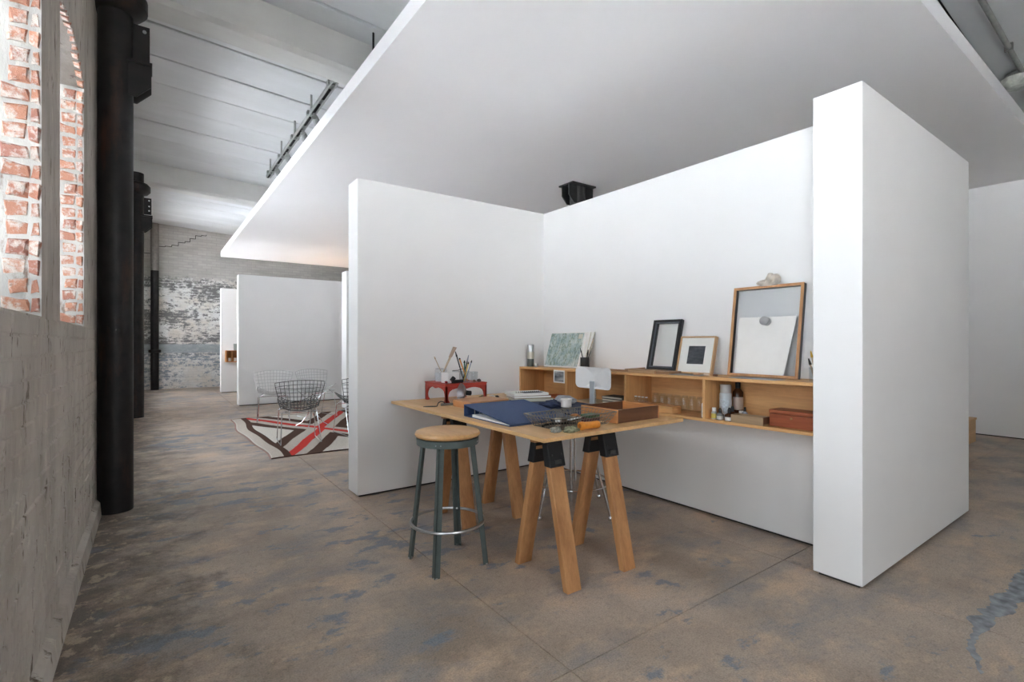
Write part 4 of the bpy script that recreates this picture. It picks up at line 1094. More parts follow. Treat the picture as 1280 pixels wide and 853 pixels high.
# white block cup
j = on_stand('white_cup', 'square white porcelain cup at the front of the red stand', 'cup', 1.835, 3.345, rz=0.15)
bm = NB()
for (x0, x1, y0, y1) in ((-0.052, -0.046, -0.045, 0.045), (0.046, 0.052, -0.045, 0.045), (-0.046, 0.046, -0.045, -0.039), (-0.046, 0.046, 0.039, 0.045)): box(bm, x0, x1, y0, y1, 0, 0.078)
obj('cup_wall', bm, WHITEPL, j)
bm = NB(); box(bm, -0.046, 0.046, -0.039, 0.039, 0.001, 0.008); obj('cup_base', bm, WHITEPL, j)
j2 = on_stand('tin_box', 'grey lidded tin behind the square white cup', 'tin', 1.915, 3.395)
lathe_part(j2, 'tin_body', [(0.030, 0), (0.031, 0.002), (0.031, 0.066)], plain('grey_tin', (0.40, 0.39, 0.37), 0.4, 0.4))
lathe_part(j2, 'lid', [(0.033, 0.066), (0.033, 0.084), (0, 0.085)], STEEL)
bm = NB(); tube(bm, [(-0.045, -0.02, 0.088), (0.0, -0.03, 0.090), (0.045, -0.02, 0.100), (0.060, 0.0, 0.108)], 0.0025, 6); obj('clasp', bm, IRON, j2)
brush('thin wooden brush leaning left in the bail jar', (1.815, 3.45, SZ+0.072), (1.770, 3.485, SZ+0.195), PALEW, plain('tan_bristle', (0.45, 0.33, 0.2), 0.8), 0.02, 0.0035, 'tools in the bail jar')
fb = on_stand('flat_brush', 'broad pale wooden paddle brush rising from the bail jar', 'brush', 1.83, 3.45, SZ+0.072)
d = Vector((0.085, -0.03, 0.195))
bm = NB(); cyl(bm, (0,0,0), tuple(d*0.62), 0.006, 0.009, 10); obj('handle', bm, PALEW, fb)
bm = NB(); hexa(bm, [tuple(d*0.60+Vector(o)) for o in ((-0.012,-0.006,0), (0.012,-0.006,0), (0.012,0.006,0), (-0.012,0.006,0))], [tuple(d+Vector(o)) for o in ((-0.012,-0.006,0.004), (0.016,-0.006,-0.002), (0.016,0.006,-0.002), (-0.012,0.006,0.004))]); obj('head', bm, plain('worn_tan', (0.42, 0.31, 0.24), 0.8), fb)
# pencil glass and pencils
pg = on_stand('pencil_glass', 'clear tumbler of pencils on the red stand', 'glass', 1.955, 3.330)
lathe_part(pg, 'glass_body', [(0.034, 0), (0.036, 0.003), (0.039, 0.085), (0.037, 0.085), (0.034, 0.006), (0, 0.006)], JARG)
lathe_part(pg, 'foot', [(0.037, 0.0), (0.037, 0.004), (0.035, 0.004)], JARG)
def pencil(label, b, t_, mh, mt, r_=0.0045, tl=0.018):
    return brush(label, (1.955+b[0], 3.33+b[1], SZ+0.008), (1.955+t_[0], 3.33+t_[1], SZ+t_[2]), mh, mt, tl, r_, 'pencils in the tumbler', 'pencil', 'pencil')
PO = plain('orange_pencil', (0.62, 0.26, 0.06), 0.4); PG = plain('green_pencil', (0.02, 0.13, 0.08), 0.4); PY = plain('yellow_pencil', (0.60, 0.42, 0.06), 0.4); PB = plain('blue_grey_pencil', (0.25, 0.30, 0.36), 0.4)
pencil('orange pencil leaning left out of the tumbler', (0.020, 0.0), (-0.045, 0.010, 0.185), PO, BLACK, 0.0065, 0.01)
pencil('black ended brush rising above the orange pencil', (0.002, 0.024), (-0.064, 0.038, 0.235), BLACK, BLACK, 0.005, 0.04)
pencil('green pencil upright in the tumbler', (0.0, 0.005), (0.002, 0.012, 0.165), PG, BLACK, 0.006)
pencil('yellow pencil leaning right in the tumbler', (-0.012, -0.005), (0.030, -0.005, 0.155), PY, BLACK, 0.005)
pencil('black marker leaning right in the tumbler', (-0.004, 0.026), (0.046, 0.024, 0.205), BLACK, PB, 0.005, 0.05)
pencil('blue grey pencil farthest right in the tumbler', (-0.005, -0.012), (0.056, -0.008, 0.165), PB, BLACK, 0.0045)
sg = on_stand('small_glass', 'empty little glass at the right end of the red stand', 'glass', 2.050, 3.355)
lathe_part(sg, 'glass_body', [(0.028, 0), (0.030, 0.003), (0.032, 0.075), (0.030, 0.075), (0.028, 0.006), (0, 0.006)], JARG)
lathe_part(sg, 'foot', [(0.031, 0), (0.031, 0.003), (0.029, 0.003)], JARG)
fc = on_stand('black_canister', 'black film canister lying at the front edge of the red stand', 'canister', 1.855, 3.272, SZ+0.013)
bm = NB(); cyl(bm, (-0.045, 0, 0), (0.045, 0, 0), 0.0125, n=16); obj('body', bm, BLACK, fc, smooth=True)
bm = NB(); cyl(bm, (-0.050, 0, 0.006), (-0.028, 0.0, 0.030), 0.016, n=12); obj('cap', bm, BLACK, fc, smooth=True)
for k, (x, y, r_, nm) in enumerate(((2.005, 3.275, 0.013, 'brown'), (2.045, 3.270, 0.017, 'dark'), (1.775, 3.30, 0.012, 'red'))):
    bm = NB(); bmesh.ops.create_icosphere(bm, subdivisions=2, radius=r_)
    for v in bm.verts: v.co *= 1 + 0.25*mn.noise(v.co*70); v.co.z *= 0.75
    tag(obj('wax_lump', bm, plain('wax_'+nm, {'brown': (0.16, 0.07, 0.04), 'dark': (0.05, 0.035, 0.03), 'red': (0.30, 0.03, 0.04)}[nm], 0.5), loc=(x, y, SZ+r_*0.72)), '%s lump of wax lying on the red stand' % nm, 'wax lump', 'wax lumps on the red stand')
# ---- clamp lamp with ribbed silver reflector
cl = thing('clamp_lamp', 'little clamp lamp with silver ribbed reflector before the red stand', 'lamp', (1.785, 3.150, TZ))
bm = NB(); lathe(bm, [(0.0, 0), (0.020, 0.002), (0.045, 0.012), (0.066, 0.032), (0.068, 0.036), (0.064, 0.035), (0.043, 0.016), (0.018, 0.006), (0, 0.004)], 28)
for i, v in enumerate(bm.verts):
    r_ = math.hypot(v.co.x, v.co.y)
    if r_ > 0.03:
        a = math.atan2(v.co.y, v.co.x); v.co.z += 0.002*math.cos(14*a)
nd = Vector((-0.97, 0.12, 0.12)).normalized()
M_ = Matrix.Translation((0.072, 0.012, 0.082)) @ nd.to_track_quat('Z', 'Y').to_matrix().to_4x4()
xform(bm, M_); obj('reflector', bm, plain('dull_aluminium', (0.42, 0.43, 0.45), 0.38, 0.9), cl, smooth=True)
bm = NB(); cyl(bm, tuple(Vector((0.072, 0.012, 0.082)) - nd*0.045), tuple(Vector((0.072, 0.012, 0.082)) + nd*0.004), 0.018, n=14); obj('socket', bm, BLACK, cl, smooth=True)
bm = NB(); tube(bm, [(0.095, 0.03, 0.08), (0.06, 0.005, 0.055), (0.01, -0.01, 0.045), (-0.025, -0.01, 0.020), (-0.04, -0.01, 0.006)], 0.006, 8); obj('arm', bm, STEEL, cl, smooth=True)
bm = NB(); box(bm, -0.06, 0.02, -0.03, 0.01, 0.0, 0.008); obj('clamp_foot', bm, STEEL, cl, bevel=0.002)
# ---- trowel, small dark bits
tw = thing('trowel', 'leaf shaped dark trowel with grey handle lying on the table', 'trowel', (1.645, 3.135, TZ+0.001), -0.28)
bm = NB(); lf_ = [(-0.125, 0.0), (-0.10, 0.014), (-0.06, 0.020), (-0.03, 0.010), (-0.025, 0.0), (-0.03, -0.010), (-0.06, -0.020), (-0.10, -0.014)]
prism(bm, lf_, 'z', 0, 0.004); obj('blade', bm, IRON_IN, tw)
bm = NB(); tube(bm, [(-0.028, 0, 0.004), (-0.018, 0, 0.026), (0.0, 0, 0.034), (0.018, 0, 0.030), (0.03, 0, 0.016)], 0.0035, 6); obj('neck', bm, IRON_IN, tw)
bm = NB(); cyl(bm, (0.0, 0, 0.012), (0.10, 0.01, 0.012), 0.010, 0.008, 10); obj('handle', bm, plain('grey_handle', (0.20, 0.18, 0.16), 0.5), tw, smooth=True)
kn = thing('pocket_knife', 'small dark folding knife beside the trowel handle', 'knife', (1.775, 3.085, TZ+0.001), 0.5)
bm = NB(); box(bm, -0.035, 0.035, -0.008, 0.008, 0, 0.013); obj('grip', bm, IRON, kn, bevel=0.004)
bm = NB(); lathe(bm, [(0.010, 0.013), (0.010, 0.022), (0, 0.022)], 10, (0.015, 0, 0)); obj('bolster', bm, STEEL, kn)
# ---- tan block under the binder, a board on it
lb = thing('tan_block', 'thick tan wooden block lying behind the blue binder', 'block', (1.885, 2.965, TZ), 0.06)
bm = NB(); box(bm, -0.155, 0.165, -0.085, 0.145, 0, 0.040); obj('block_body', bm, TANWOOD, lb, bevel=0.002, segs=1)
bm = NB(); box(bm, -0.157, 0.167, -0.087, 0.147, 0.0405, 0.049); obj('block_top', bm, LEATHER, lb, bevel=0.002, segs=1)
# ---- blue box binder: thick spine at the far side, lid falling towards the viewer
bi = thing('box_binder', 'wide dark blue cloth binder lying open at its near side', 'binder', (1.545, 2.16, TZ), 0.0)
BX, BY = 0.46, 0.485
bm = NB(); box(bm, 0, BX, 0, BY, 0.0005, 0.004); obj('lower_cover', bm, BLUE, bi)
bm = NB(); box(bm, 0, BX, BY-0.004, BY, 0.004, 0.068); obj('spine', bm, BLUE, bi)
bm = NB(); prism(bm, [(0.0, 0.008), (0.0, 0.012), (BY, 0.072), (BY, 0.068)], 'x', 0, BX); obj('upper_cover', bm, BLUE, bi)
bm = NB(); prism(bm, [(0.02, 0.0045), (0.10, 0.0045), (BY-0.09, 0.0045), (BY-0.09, 0.020), (0.02, 0.0085)], 'x', 0.006, BX-0.012); obj('paper_stack', bm, PAPER, bi)
bm = NB(); tube(bm, [(0.05, BY-0.10, 0.02), (0.05, BY-0.105, 0.045), (0.05, BY-0.07, 0.052), (0.05, BY-0.045, 0.04), (0.05, BY-0.045, 0.01)], 0.003, 6); obj('ring_clip', bm, STEEL, bi)
# ---- dark portfolio, navy pouch, grey cloth, tape, notebooks
pf = thing('black_portfolio', 'flat black portfolio lying under the notebooks and pouch', 'portfolio', (2.310, 2.585, TZ+0.0005), 0.04)
bm = NB(); box(bm, -0.235, 0.225, -0.36, 0.50, 0, 0.006); obj('lower_board', bm, BLACKCLOTH, pf)
bm = NB(); box(bm, -0.235, 0.225, -0.36, 0.50, 0.0065, 0.012); obj('upper_board', bm, NAVYCLOTH, pf)
PZ = TZ + 0.013
def lump(name, label, cat, x, y, z, sx_, sy_, sz_, m, seed, amp=0.35, freq=2.0, flat=True, rz=0, group=None):
    bm = NB(); bmesh.ops.create_icosphere(bm, subdivisions=4, radius=1)
    for v in bm.verts:
        n1 = mn.noise(v.co*freq + Vector((seed, seed*2.3, 1.7*seed))); n2 = mn.noise(v.co*freq*2.7 + Vector((seed*3, 1, 2)))
        v.co *= 1 + amp*n1 + amp*0.4*n2
        v.co = Vector((v.co.x*sx_, v.co.y*sy_, max(v.co.z, -0.45)*sz_ + 0.45*sz_))
    o = obj(name, bm, m, smooth=False, loc=(x, y, z)); o.rotation_euler = (0, 0, rz)
    for p in o.data.polygons: p.use_smooth = True
    return tag(o, label, cat, group)
lump('cloth_pouch', 'crumpled navy cloth pouch beside the white tape roll', 'pouch', 2.185, 2.595, PZ, 0.085, 0.055, 0.030, NAVYCLOTH, 2.1)
lump('grey_cloth', 'crumpled light grey cloth behind the white tape roll', 'cloth', 2.43, 2.71, PZ, 0.070, 0.085, 0.036, GREYCLOTH, 5.3, 0.25)
tp = thing('tape_roll', 'white paper tape roll standing before the grey cloth', 'tape', (2.275, 2.525, PZ))
lathe_part(tp, 'roll', [(0.033, 0), (0.036, 0.002), (0.036, 0.044), (0.039, 0.045), (0.039, 0.054), (0.036, 0.056), (0, 0.056)], plain('tape_white', (0.74, 0.70, 0.66), 0.6), 28)
lathe_part(tp, 'core', [(0.014, 0.0565), (0.014, 0.058), (0, 0.058)], CREAM)
NBK = [('bottom', 0.024, 0.29, 0.22, CREAM, plain('olive_cover', (0.30, 0.27, 0.14), 0.7)), ('middle', 0.018, 0.285, 0.21, PAPER, plain('brownish_cover', (0.22, 0.12, 0.09), 0.7)), ('top', 0.018, 0.275, 0.205, PAPER, WHITEPL)]
zz = PZ
for k, (nm, th_, lx, ly, mp_, mc_) in enumerate(NBK):
    t = thing('notebook', '%s notebook of the white stack behind the blue binder' % nm, 'notebook', (2.325 - 0.012*k, 2.985 + 0.01*k, zz + 0.0003), -0.38 + 0.06*k, 'notebook stack on the table')
    bm = NB(); box(bm, -lx/2, lx/2, -ly/2, ly/2, 0.002, th_-0.002); obj('pages', bm, mp_, t)
    for (a_, b_) in ((0, 0.0019), (th_-0.0019, th_)):
        bm = NB(); box(bm, -lx/2-0.002, lx/2+0.002, -ly/2-0.002, ly/2+0.002, a_, b_); obj('cover', bm, mc_, t)
    if nm == 'top':
        for q in range(14):
            bm = NB(); cx_ = -lx/2 + 0.03 + q*0.0165
            tube(bm, [(cx_ + 0.0, -ly/2+0.035 + 0.010*math.cos(a*PI/4), th_ + 0.003 + 0.008*math.sin(a*PI/4)) for a in range(0, 5)], 0.0016, 5)
            obj('spiral_ring', bm, IRON, t)
        bm = NB(); box(bm, -0.05, 0.10, -0.085, 0.0, th_, th_+0.0015); obj('grey_patch', bm, plain('charcoal_patch', (0.10, 0.10, 0.11), 0.7), t)
    zz += th_ + 0.0005
# small bits near the far table edge
for k, (x, y, r_, nm, c_) in enumerate(((2.17, 3.42, 0.016, 'olive', (0.25, 0.23, 0.14)), (2.22, 3.36, 0.020, 'white', (0.72, 0.70, 0.66)), (2.285, 3.38, 0.012, 'black', (0.03, 0.03, 0.03)), (2.37, 3.30, 0.024, 'pale grey', (0.60, 0.62, 0.64)), (2.44, 3.33, 0.022, 'silver', (0.50, 0.52, 0.54)))):
    lump('crumpled_scrap', '%s crumpled scrap near the far edge of the table' % nm, 'scrap', x, y, TZ, r_*1.5, r_, r_*0.9, plain('scrap_%d' % k, c_, 0.8), 1.3*k+0.4, 0.5, 2.4, group='scraps at the far table edge')
# ---- wooden drawer box: lit sides orange, shade of the ends painted as darker wood
db = thing('drawer_box', 'open brown wooden drawer box at the right of the table', 'box', (2.275, 2.045, TZ), 0.0)
hx, hy, ht = 0.184, 0.143, 0.075
bm = NB(); box(bm, -hx+0.011, hx-0.011, -hy+0.011, hy-0.011, 0.001, 0.007); obj('bottom_panel', bm, TANWOOD, db)
TANY = wood('orange_pine_along', (0.60, 0.27, 0.095), (0.46, 0.19, 0.06), 'y', 0.5, 16)
bm = NB(); box(bm, -hx, -hx+0.010, -hy, hy, 0, ht); obj('side_panel', bm, TANY, db, bevel=0.001, segs=1)
bm = NB(); box(bm, hx-0.010, hx, -hy, hy, 0, ht); obj('side_panel', bm, TANY, db, bevel=0.001, segs=1)
bm = NB(); box(bm, -hx+0.0105, hx-0.0105, -hy, -hy+0.010, 0, ht); obj('end_panel', bm, SHADEWOOD, db, bevel=0.001, segs=1)
bm = NB(); box(bm, -hx+0.0105, hx-0.0105, hy-0.010, hy, 0, ht); obj('end_panel', bm, SHADEWOOD, db, bevel=0.001, segs=1)
# ---- wire basket and what lies in it
wbk = thing('wire_basket', 'flat dark wire basket full of odds and ends on the table', 'basket', (1.853, 2.018, TZ), 0.03)
b0, b1, t0_, t1_, hb = 0.180, 0.098, 0.226, 0.131, 0.068
def rect(a, b, z): return [(-a, -b, z), (a, -b, z), (a, b, z), (-a, b, z)]
bm = NB(); tube(bm, rect(t0_, t1_, hb), 0.0028, 6, True); obj('rim', bm, DKWIRE, wbk)
bm = NB(); tube(bm, rect(b0, b1, 0.004), 0.0022, 5, True); obj('base_ring', bm, DKWIRE, wbk)
for f in (0.33, 0.66):
    bm = NB(); tube(bm, rect(b0+(t0_-b0)*f, b1+(t1_-b1)*f, 0.004+hb*f), 0.0016, 5, True); obj('side_wire', bm, DKWIRE, wbk)
for q in range(21):
    f = -1 + 2*q/20
    bm = NB(); tube(bm, [(f*t0_, -t1_, hb), (f*b0, -b1, 0.003), (f*b0, b1, 0.003), (f*t0_, t1_, hb)], 0.0015, 5); obj('cross_wire', bm, DKWIRE, wbk)
for q in range(11):
    f = -1 + 2*q/10
    bm = NB(); tube(bm, [(-t0_, f*t1_, hb), (-b0, f*b1, 0.005), (b0, f*b1, 0.005), (t0_, f*t1_, hb)], 0.0015, 5); obj('long_wire', bm, DKWIRE, wbk)
def bk(dx, dy, dz):
    c, s_ = math.cos(0.03), math.sin(0.03)
    return (1.853 + c*dx - s_*dy, 2.018 + s_*dx + c*dy, TZ + 0.009 + dz)
# coil of wire
wc = thing('wire_coil', 'tangled coil of dark wire heaped in the basket', 'wire', bk(-0.02, 0.05, 0))
r = random.Random(12)
for q in range(12):
    bm = NB(); cx_, R_ = -0.075 + 0.0125*q, 0.040 + r.uniform(-0.006, 0.006)
    tube(bm, [(cx_ + 0.010*math.sin(a), R_*1.3*math.cos(a), 0.040 + R_*math.sin(a)*0.9) for a in [2*PI*k/14 for k in range(14)]], 0.0016, 5, True); obj('loop', bm, DKWIRE, wc)
sc_ = thing('scissors', 'scissors with orange ring handles lying in the basket', 'scissors', bk(0.085, 0.03, 0.030), 0.5)
for q in (-1, 1):
    bm = NB(); tube(bm, [(0.024*math.cos(a), q*0.020 + 0.017*math.sin(a), 0.004*q) for a in [2*PI*k/14 for k in range(14)]], 0.0045, 6, True); obj('ring_handle', bm, ORANGE, sc_)
    bm = NB(); hexa(bm, [(-0.10, -0.002, -0.002), (-0.02, q*0.010-0.005, -0.002), (-0.02, q*0.010+0.005, -0.002), (-0.10, 0.002, -0.002)], [(-0.10, -0.002, 0.0), (-0.02, q*0.010-0.005, 0.0), (-0.02, q*0.010+0.005, 0.0), (-0.10, 0.002, 0.0)]); obj('blade', bm, STEEL, sc_)
oh = thing('rubber_roller', 'stubby orange rubber roller lying before the wire basket', 'roller', (1.835, 1.858, TZ+0.0232), -0.12)
bm = NB(); lathe(bm, [(0.015, -0.062), (0.021, -0.061), (0.023, -0.050), (0.019, -0.030), (0.0185, 0.02), (0.020, 0.050), (0.018, 0.058), (0, 0.058)], 20); xform(bm, Matrix.Rotation(PI/2, 4, 'Y')); obj('grip', bm, ORANGE, oh, smooth=True)
bm = NB(); lathe(bm, [(0.012, -0.0625), (0.012, -0.050), (0, -0.050)], 16); xform(bm, Matrix.Rotation(PI/2, 4, 'Y')); obj('bore', bm, plain('dark_orange', (0.32, 0.10, 0.01), 0.6), oh, smooth=True)
gb = thing('thread_box', 'small dark red box with green lid in the basket', 'box', bk(0.115, -0.035, 0.002), 0.25)
bm = NB(); box(bm, -0.045, 0.045, -0.035, 0.035, 0, 0.028); obj('box_body', bm, plain('dark_red_card', (0.10, 0.03, 0.03), 0.6), gb, bevel=0.003)
bm = NB(); box(bm, -0.046, 0.046, -0.036, 0.036, 0.0285, 0.044); obj('lid', bm, plain('dark_green_card', (0.04, 0.10, 0.04), 0.5, var=0.6, scale=60), gb, bevel=0.003)
lump('wool_wad', 'sage green wad of wool beside the orange roller', 'wool', 1.715, 1.862, TZ, 0.046, 0.024, 0.020, GREENGR, 3.7, 0.5, 2.5)
lump('wool_wad', 'small greyish wad of wool at the left corner of the basket', 'wool', 1.645, 1.905, TZ, 0.026, 0.022, 0.018, plain('grey_wool', (0.30, 0.30, 0.26), 0.95, var=0.5, scale=60, bump=0.4), 8.2, 0.5, 2.5)
mt = thing('metal_ruler', 'flat pale metal ruler lying across the basket', 'ruler', bk(0.03, -0.02, 0.030), 0.35)
bm = NB(); box(bm, -0.10, 0.10, -0.012, 0.012, 0, 0.003); obj('blade', bm, plain('pale_metal', (0.6, 0.62, 0.62), 0.4, 0.6), mt)
bm = NB()
for q in range(12): box(bm, -0.095+q*0.016, -0.094+q*0.016, 0.002, 0.011, 0.003, 0.0033)
o = obj('graduation', bm, BLACK, mt); o['kind'] = 'stuff'
wt = thing('white_spool', 'white cotton spool in the left of the basket', 'spool', bk(-0.095, 0.0, 0.0), 0)
lathe_part(wt, 'thread', [(0.016, 0.004), (0.016, 0.032)], WHITEPL, 16)
lathe_part(wt, 'flange', [(0.020, 0.0), (0.020, 0.004), (0.006, 0.004), (0.006, 0.032), (0.020, 0.032), (0.020, 0.036), (0, 0.036)], PALEW, 16)
for q, (dx, dy, rz_, l_) in enumerate(((-0.13, 0.03, 0.4, 0.16), (-0.10, -0.02, -0.3, 0.18), (-0.15, -0.03, 0.1, 0.14), (-0.02, -0.04, 0.2, 0.15))):
    t = thing('iron_tool', ('first', 'second', 'third', 'fourth')[q] + ' dark iron modelling tool lying in the basket', 'tool', bk(dx, dy, 0.006+0.006*q), rz_, 'iron tools in the basket')
    bm = NB(); cyl(bm, (-l_/2, 0, 0), (l_/4, 0, 0), 0.005, 0.006, 8); obj('handle', bm, IRON, t)
    bm = NB(); hexa(bm, [(l_/4, -0.005, -0.002), (l_/2, -0.009, -0.002), (l_/2, 0.009, -0.002), (l_/4, 0.005, -0.002)], [(l_/4, -0.005, 0.002), (l_/2, -0.009, 0.001), (l_/2, 0.009, 0.001), (l_/4, 0.005, 0.002)]); obj('tip', bm, IRON_IN, t)

# ================================================================== RUG AND WIRE CHAIRS
RX0, RX1, RY0, RY1 = 0.955, 2.80, 5.50, 8.66
def rug_col(u, v):
    """woven pattern: u, v in -1..1 across and along the rug"""
    BE, RD, BR, CR = (0.50, 0.45, 0.39), (0.55, 0.045, 0.035), (0.085, 0.045, 0.032), (0.60, 0.56, 0.50)
    au, av = abs(u), abs(v)
    if 0.79 < au < 0.87: return BR
    if av > 0.985: return BR
    if au > 0.985: return CR
    if au > 0.87: return BE
    d = au - av*0.86
    if -0.09 < d < 0.045: return RD
    if 0.20 < d < 0.37: return BR
    if d > 0.37: return CR
    if -0.40 < d < -0.22: return BR
    if d < -0.40: return CR
    return BE
nx, ny = 150, 250
bm = NB(); grid = []
for j in range(ny+1):
    row = []
    for i in range(nx+1):
        u, v = i/nx, j/ny
        x = RX0 + (RX1-RX0)*u; y = RY0 + (RY1-RY0)*v
        e = 0.030*math.sin(v*PI*2.2+0.6) + 0.012*math.sin(v*17)
        x += e*(1-u)
        y += 0.02*math.sin(u*9)*(1-v)
        z = 0.010 + 0.002*math.sin(u*23+v*5) + 0.003*mn.noise(Vector((x*2, y*2, 0)))
        row.append(bm.verts.new((x, y, z)))
    grid.append(row)
cols = []
for j in range(ny):
    for i in range(nx):
        bm.faces.new((grid[j][i], grid[j][i+1], grid[j+1][i+1], grid[j+1][i]))
        cols.append(rug_col(-1+2*(i+0.5)/nx, -1+2*(j+0.5)/ny))
def mat_rug():
    m, t, b = nt('woven_wool')
    at = N(t, 'ShaderNodeAttribute', attribute_name='weave')
    tc = N(t, 'ShaderNodeTexCoord')
    a = noise(t, tc.outputs['Object'], 90, 3, 0.6, (1, 0.4, 1))
    r_ = ramp(t, a, [(0.3, (0.8, 0.8, 0.8)), (0.7, (1.08, 1.08, 1.08))]).outputs[0]
    c = mix(t, 0.8, at.outputs['Color'], r_, 'MULTIPLY')
    t.links.new(c, b.inputs['Base Color']); b.inputs['Roughness'].default_value = 0.95
    b.inputs['Specular IOR Level'].default_value = 0.1
    return m
rugt = thing('woven_rug', 'beige woven rug with red cross and brown zigzags under wire chairs', 'rug', (0, 0, 0))
ro = obj('weave', bm, mat_rug(), rugt)
ca_ = ro.data.color_attributes.new('weave', 'FLOAT_COLOR', 'CORNER')
k = 0
for p, c in zip(ro.data.polygons, cols):
    for li in p.loop_indices: ca_.data[li].color = (*c, 1)
sm = ro.modifiers.new('thickness', 'SOLIDIFY'); sm.thickness = 0.008; sm.offset = -1
bm = NB()
for q in range(90):
    y = RY0 + 0.02 + (RY1-RY0-0.04)*q/89; v = (y-RY0)/(RY1-RY0)
    x = RX0 + 0.030*math.sin(v*PI*2.2+0.6) + 0.012*math.sin(v*17)
    cyl(bm, (x, y, 0.006), (x-0.018, y+random.uniform(-0.006, 0.006), 0.003), 0.003, 0.002, 4)
o = obj('fringe', bm, plain('pinkish_fringe', (0.48, 0.30, 0.27), 0.9), rugt); o['kind'] = 'stuff'

def wire_chair(label, m):
    t = thing('wire_chair', label, 'chair', (0,0,0), 0, 'wire chairs on the rug')
    # shell: v 0..1 from seat front over the bend to the back's top, u -1..1 across; chair faces +y
    prof = [(0.245, 0.445), (0.15, 0.420), (0.05, 0.395), (-0.06, 0.370), (-0.135, 0.375), (-0.18, 0.45), (-0.21, 0.545), (-0.235, 0.64), (-0.25, 0.735)]
    wid =  [0.195, 0.215, 0.222, 0.212, 0.205, 0.215, 0.235, 0.258, 0.268]
    def S(u, v):
        f = v*(len(prof)-1); i = min(int(f), len(prof)-2); g = f-i
        y = prof[i][0]*(1-g)+prof[i+1][0]*g; z = prof[i][1]*(1-g)+prof[i+1][1]*g; w = wid[i]*(1-g)+wid[i+1]*g
        bk_ = max(0.0, min(1.0, (v-0.35)/0.3))
        y += 0.10*u*u*bk_; z += 0.075*u*u*(1-bk_) - 0.03*u*u*bk_*(v > 0.9)
        return (u*w, y, z)
    sh_ = obj('shell_rim', rim_bm(S), m, t)
    for q in range(1, 12):
        u = -1 + 2*q/12
        bm = NB(); tube(bm, [S(u, k/16) for k in range(17)], 0.0030, 4); obj('long_wire', bm, m, t)
    for q in range(1, 16):
        v = q/16
        bm = NB(); tube(bm, [S(-1+2*k/12, v) for k in range(13)], 0.0030, 4); obj('cross_wire', bm, m, t)
    for s_ in (-1, 1):
        bm = NB(); tube(bm, [(s_*0.13, 0.14, 0.418), (s_*0.20, 0.17, 0.365), (s_*0.215, 0.235, 0.008), (s_*0.215, 0.215, 0.006), (s_*0.215, -0.215, 0.006), (s_*0.215, -0.235, 0.010), (s_*0.19, -0.08, 0.35), (s_*0.13, -0.06, 0.375)], 0.0055, 6); obj('leg_frame', bm, CHROME, t)
    for yy, zz in ((0.168, 0.372), (-0.078, 0.354)):
        bm = NB(); tube(bm, [(-0.20, yy, zz), (0.20, yy, zz)], 0.005, 6); obj('cross_bar', bm, CHROME, t)
    return t
def rim_bm(S):
    bm = NB()
    pts = [S(-1, k/16) for k in range(17)] + [S(-1+2*k/12, 1) for k in range(1, 13)] + [S(1, 1-k/16) for k in range(1, 17)] + [S(1-2*k/12, 0) for k in range(1, 12)]
    tube(bm, pts, 0.0042, 5, True); return bm
WIREB = plain('bright_wire', (0.55, 0.55, 0.55), 0.35, 0.7)
WIRED = plain('dull_dark_wire', (0.10, 0.10, 0.10), 0.35, 0.8)
wc1 = wire_chair('left wire chair of the far pair facing the viewer on the rug', WIREB)
wc1.location = (1.47, 8.16, 0.016); wc1.rotation_euler = (0, 0, PI - 0.18)
wc2 = copy_tree(wc1); wc2['label'] = 'right wire chair of the far pair behind the glass table'
wc2.location = (2.10, 8.20, 0.016); wc2.rotation_euler = (0, 0, PI + 0.25)
wc3 = wire_chair('dark wire chair in front with its back to the viewer', WIRED)
wc3.location = (1.40, 6.25, 0.016); wc3.rotation_euler = (0, 0, -0.10)
wc4 = copy_tree(wc3); wc4['label'] = 'wire chair at the rug edge cut off by the white partition'
wc4.location = (2.145, 6.40, 0.016); wc4.rotation_euler = (0, 0, 0.12)
gt = thing('glass_table', 'low round glass table on curved steel rods among the chairs', 'table', (1.82, 7.32, 0.012))
bm = NB(); lathe(bm, [(0.30, 0.490), (0.305, 0.494), (0.30, 0.500), (0, 0.500)], 36); obj('glass_top', bm, GLASS, gt, smooth=True)
bm = NB(); tube(bm, [(0.303*math.cos(2*PI*k/40), 0.303*math.sin(2*PI*k/40), 0.495) for k in range(40)], 0.0035, 5, True); obj('top_edge', bm, WIREB, gt)
for q in range(4):
    a = PI/4 + q*PI/2 + 0.3; c, s_ = math.cos(a), math.sin(a)
    bm = NB(); tube(bm, [(0.22*c, 0.22*s_, 0.004), (0.14*c, 0.14*s_, 0.05), (0.06*c, 0.06*s_, 0.16), (0.045*c, 0.045*s_, 0.28), (0.09*c, 0.09*s_, 0.40), (0.19*c, 0.19*s_, 0.486)], 0.0065, 6); obj('curved_leg', bm, CHROME, gt, smooth=True)

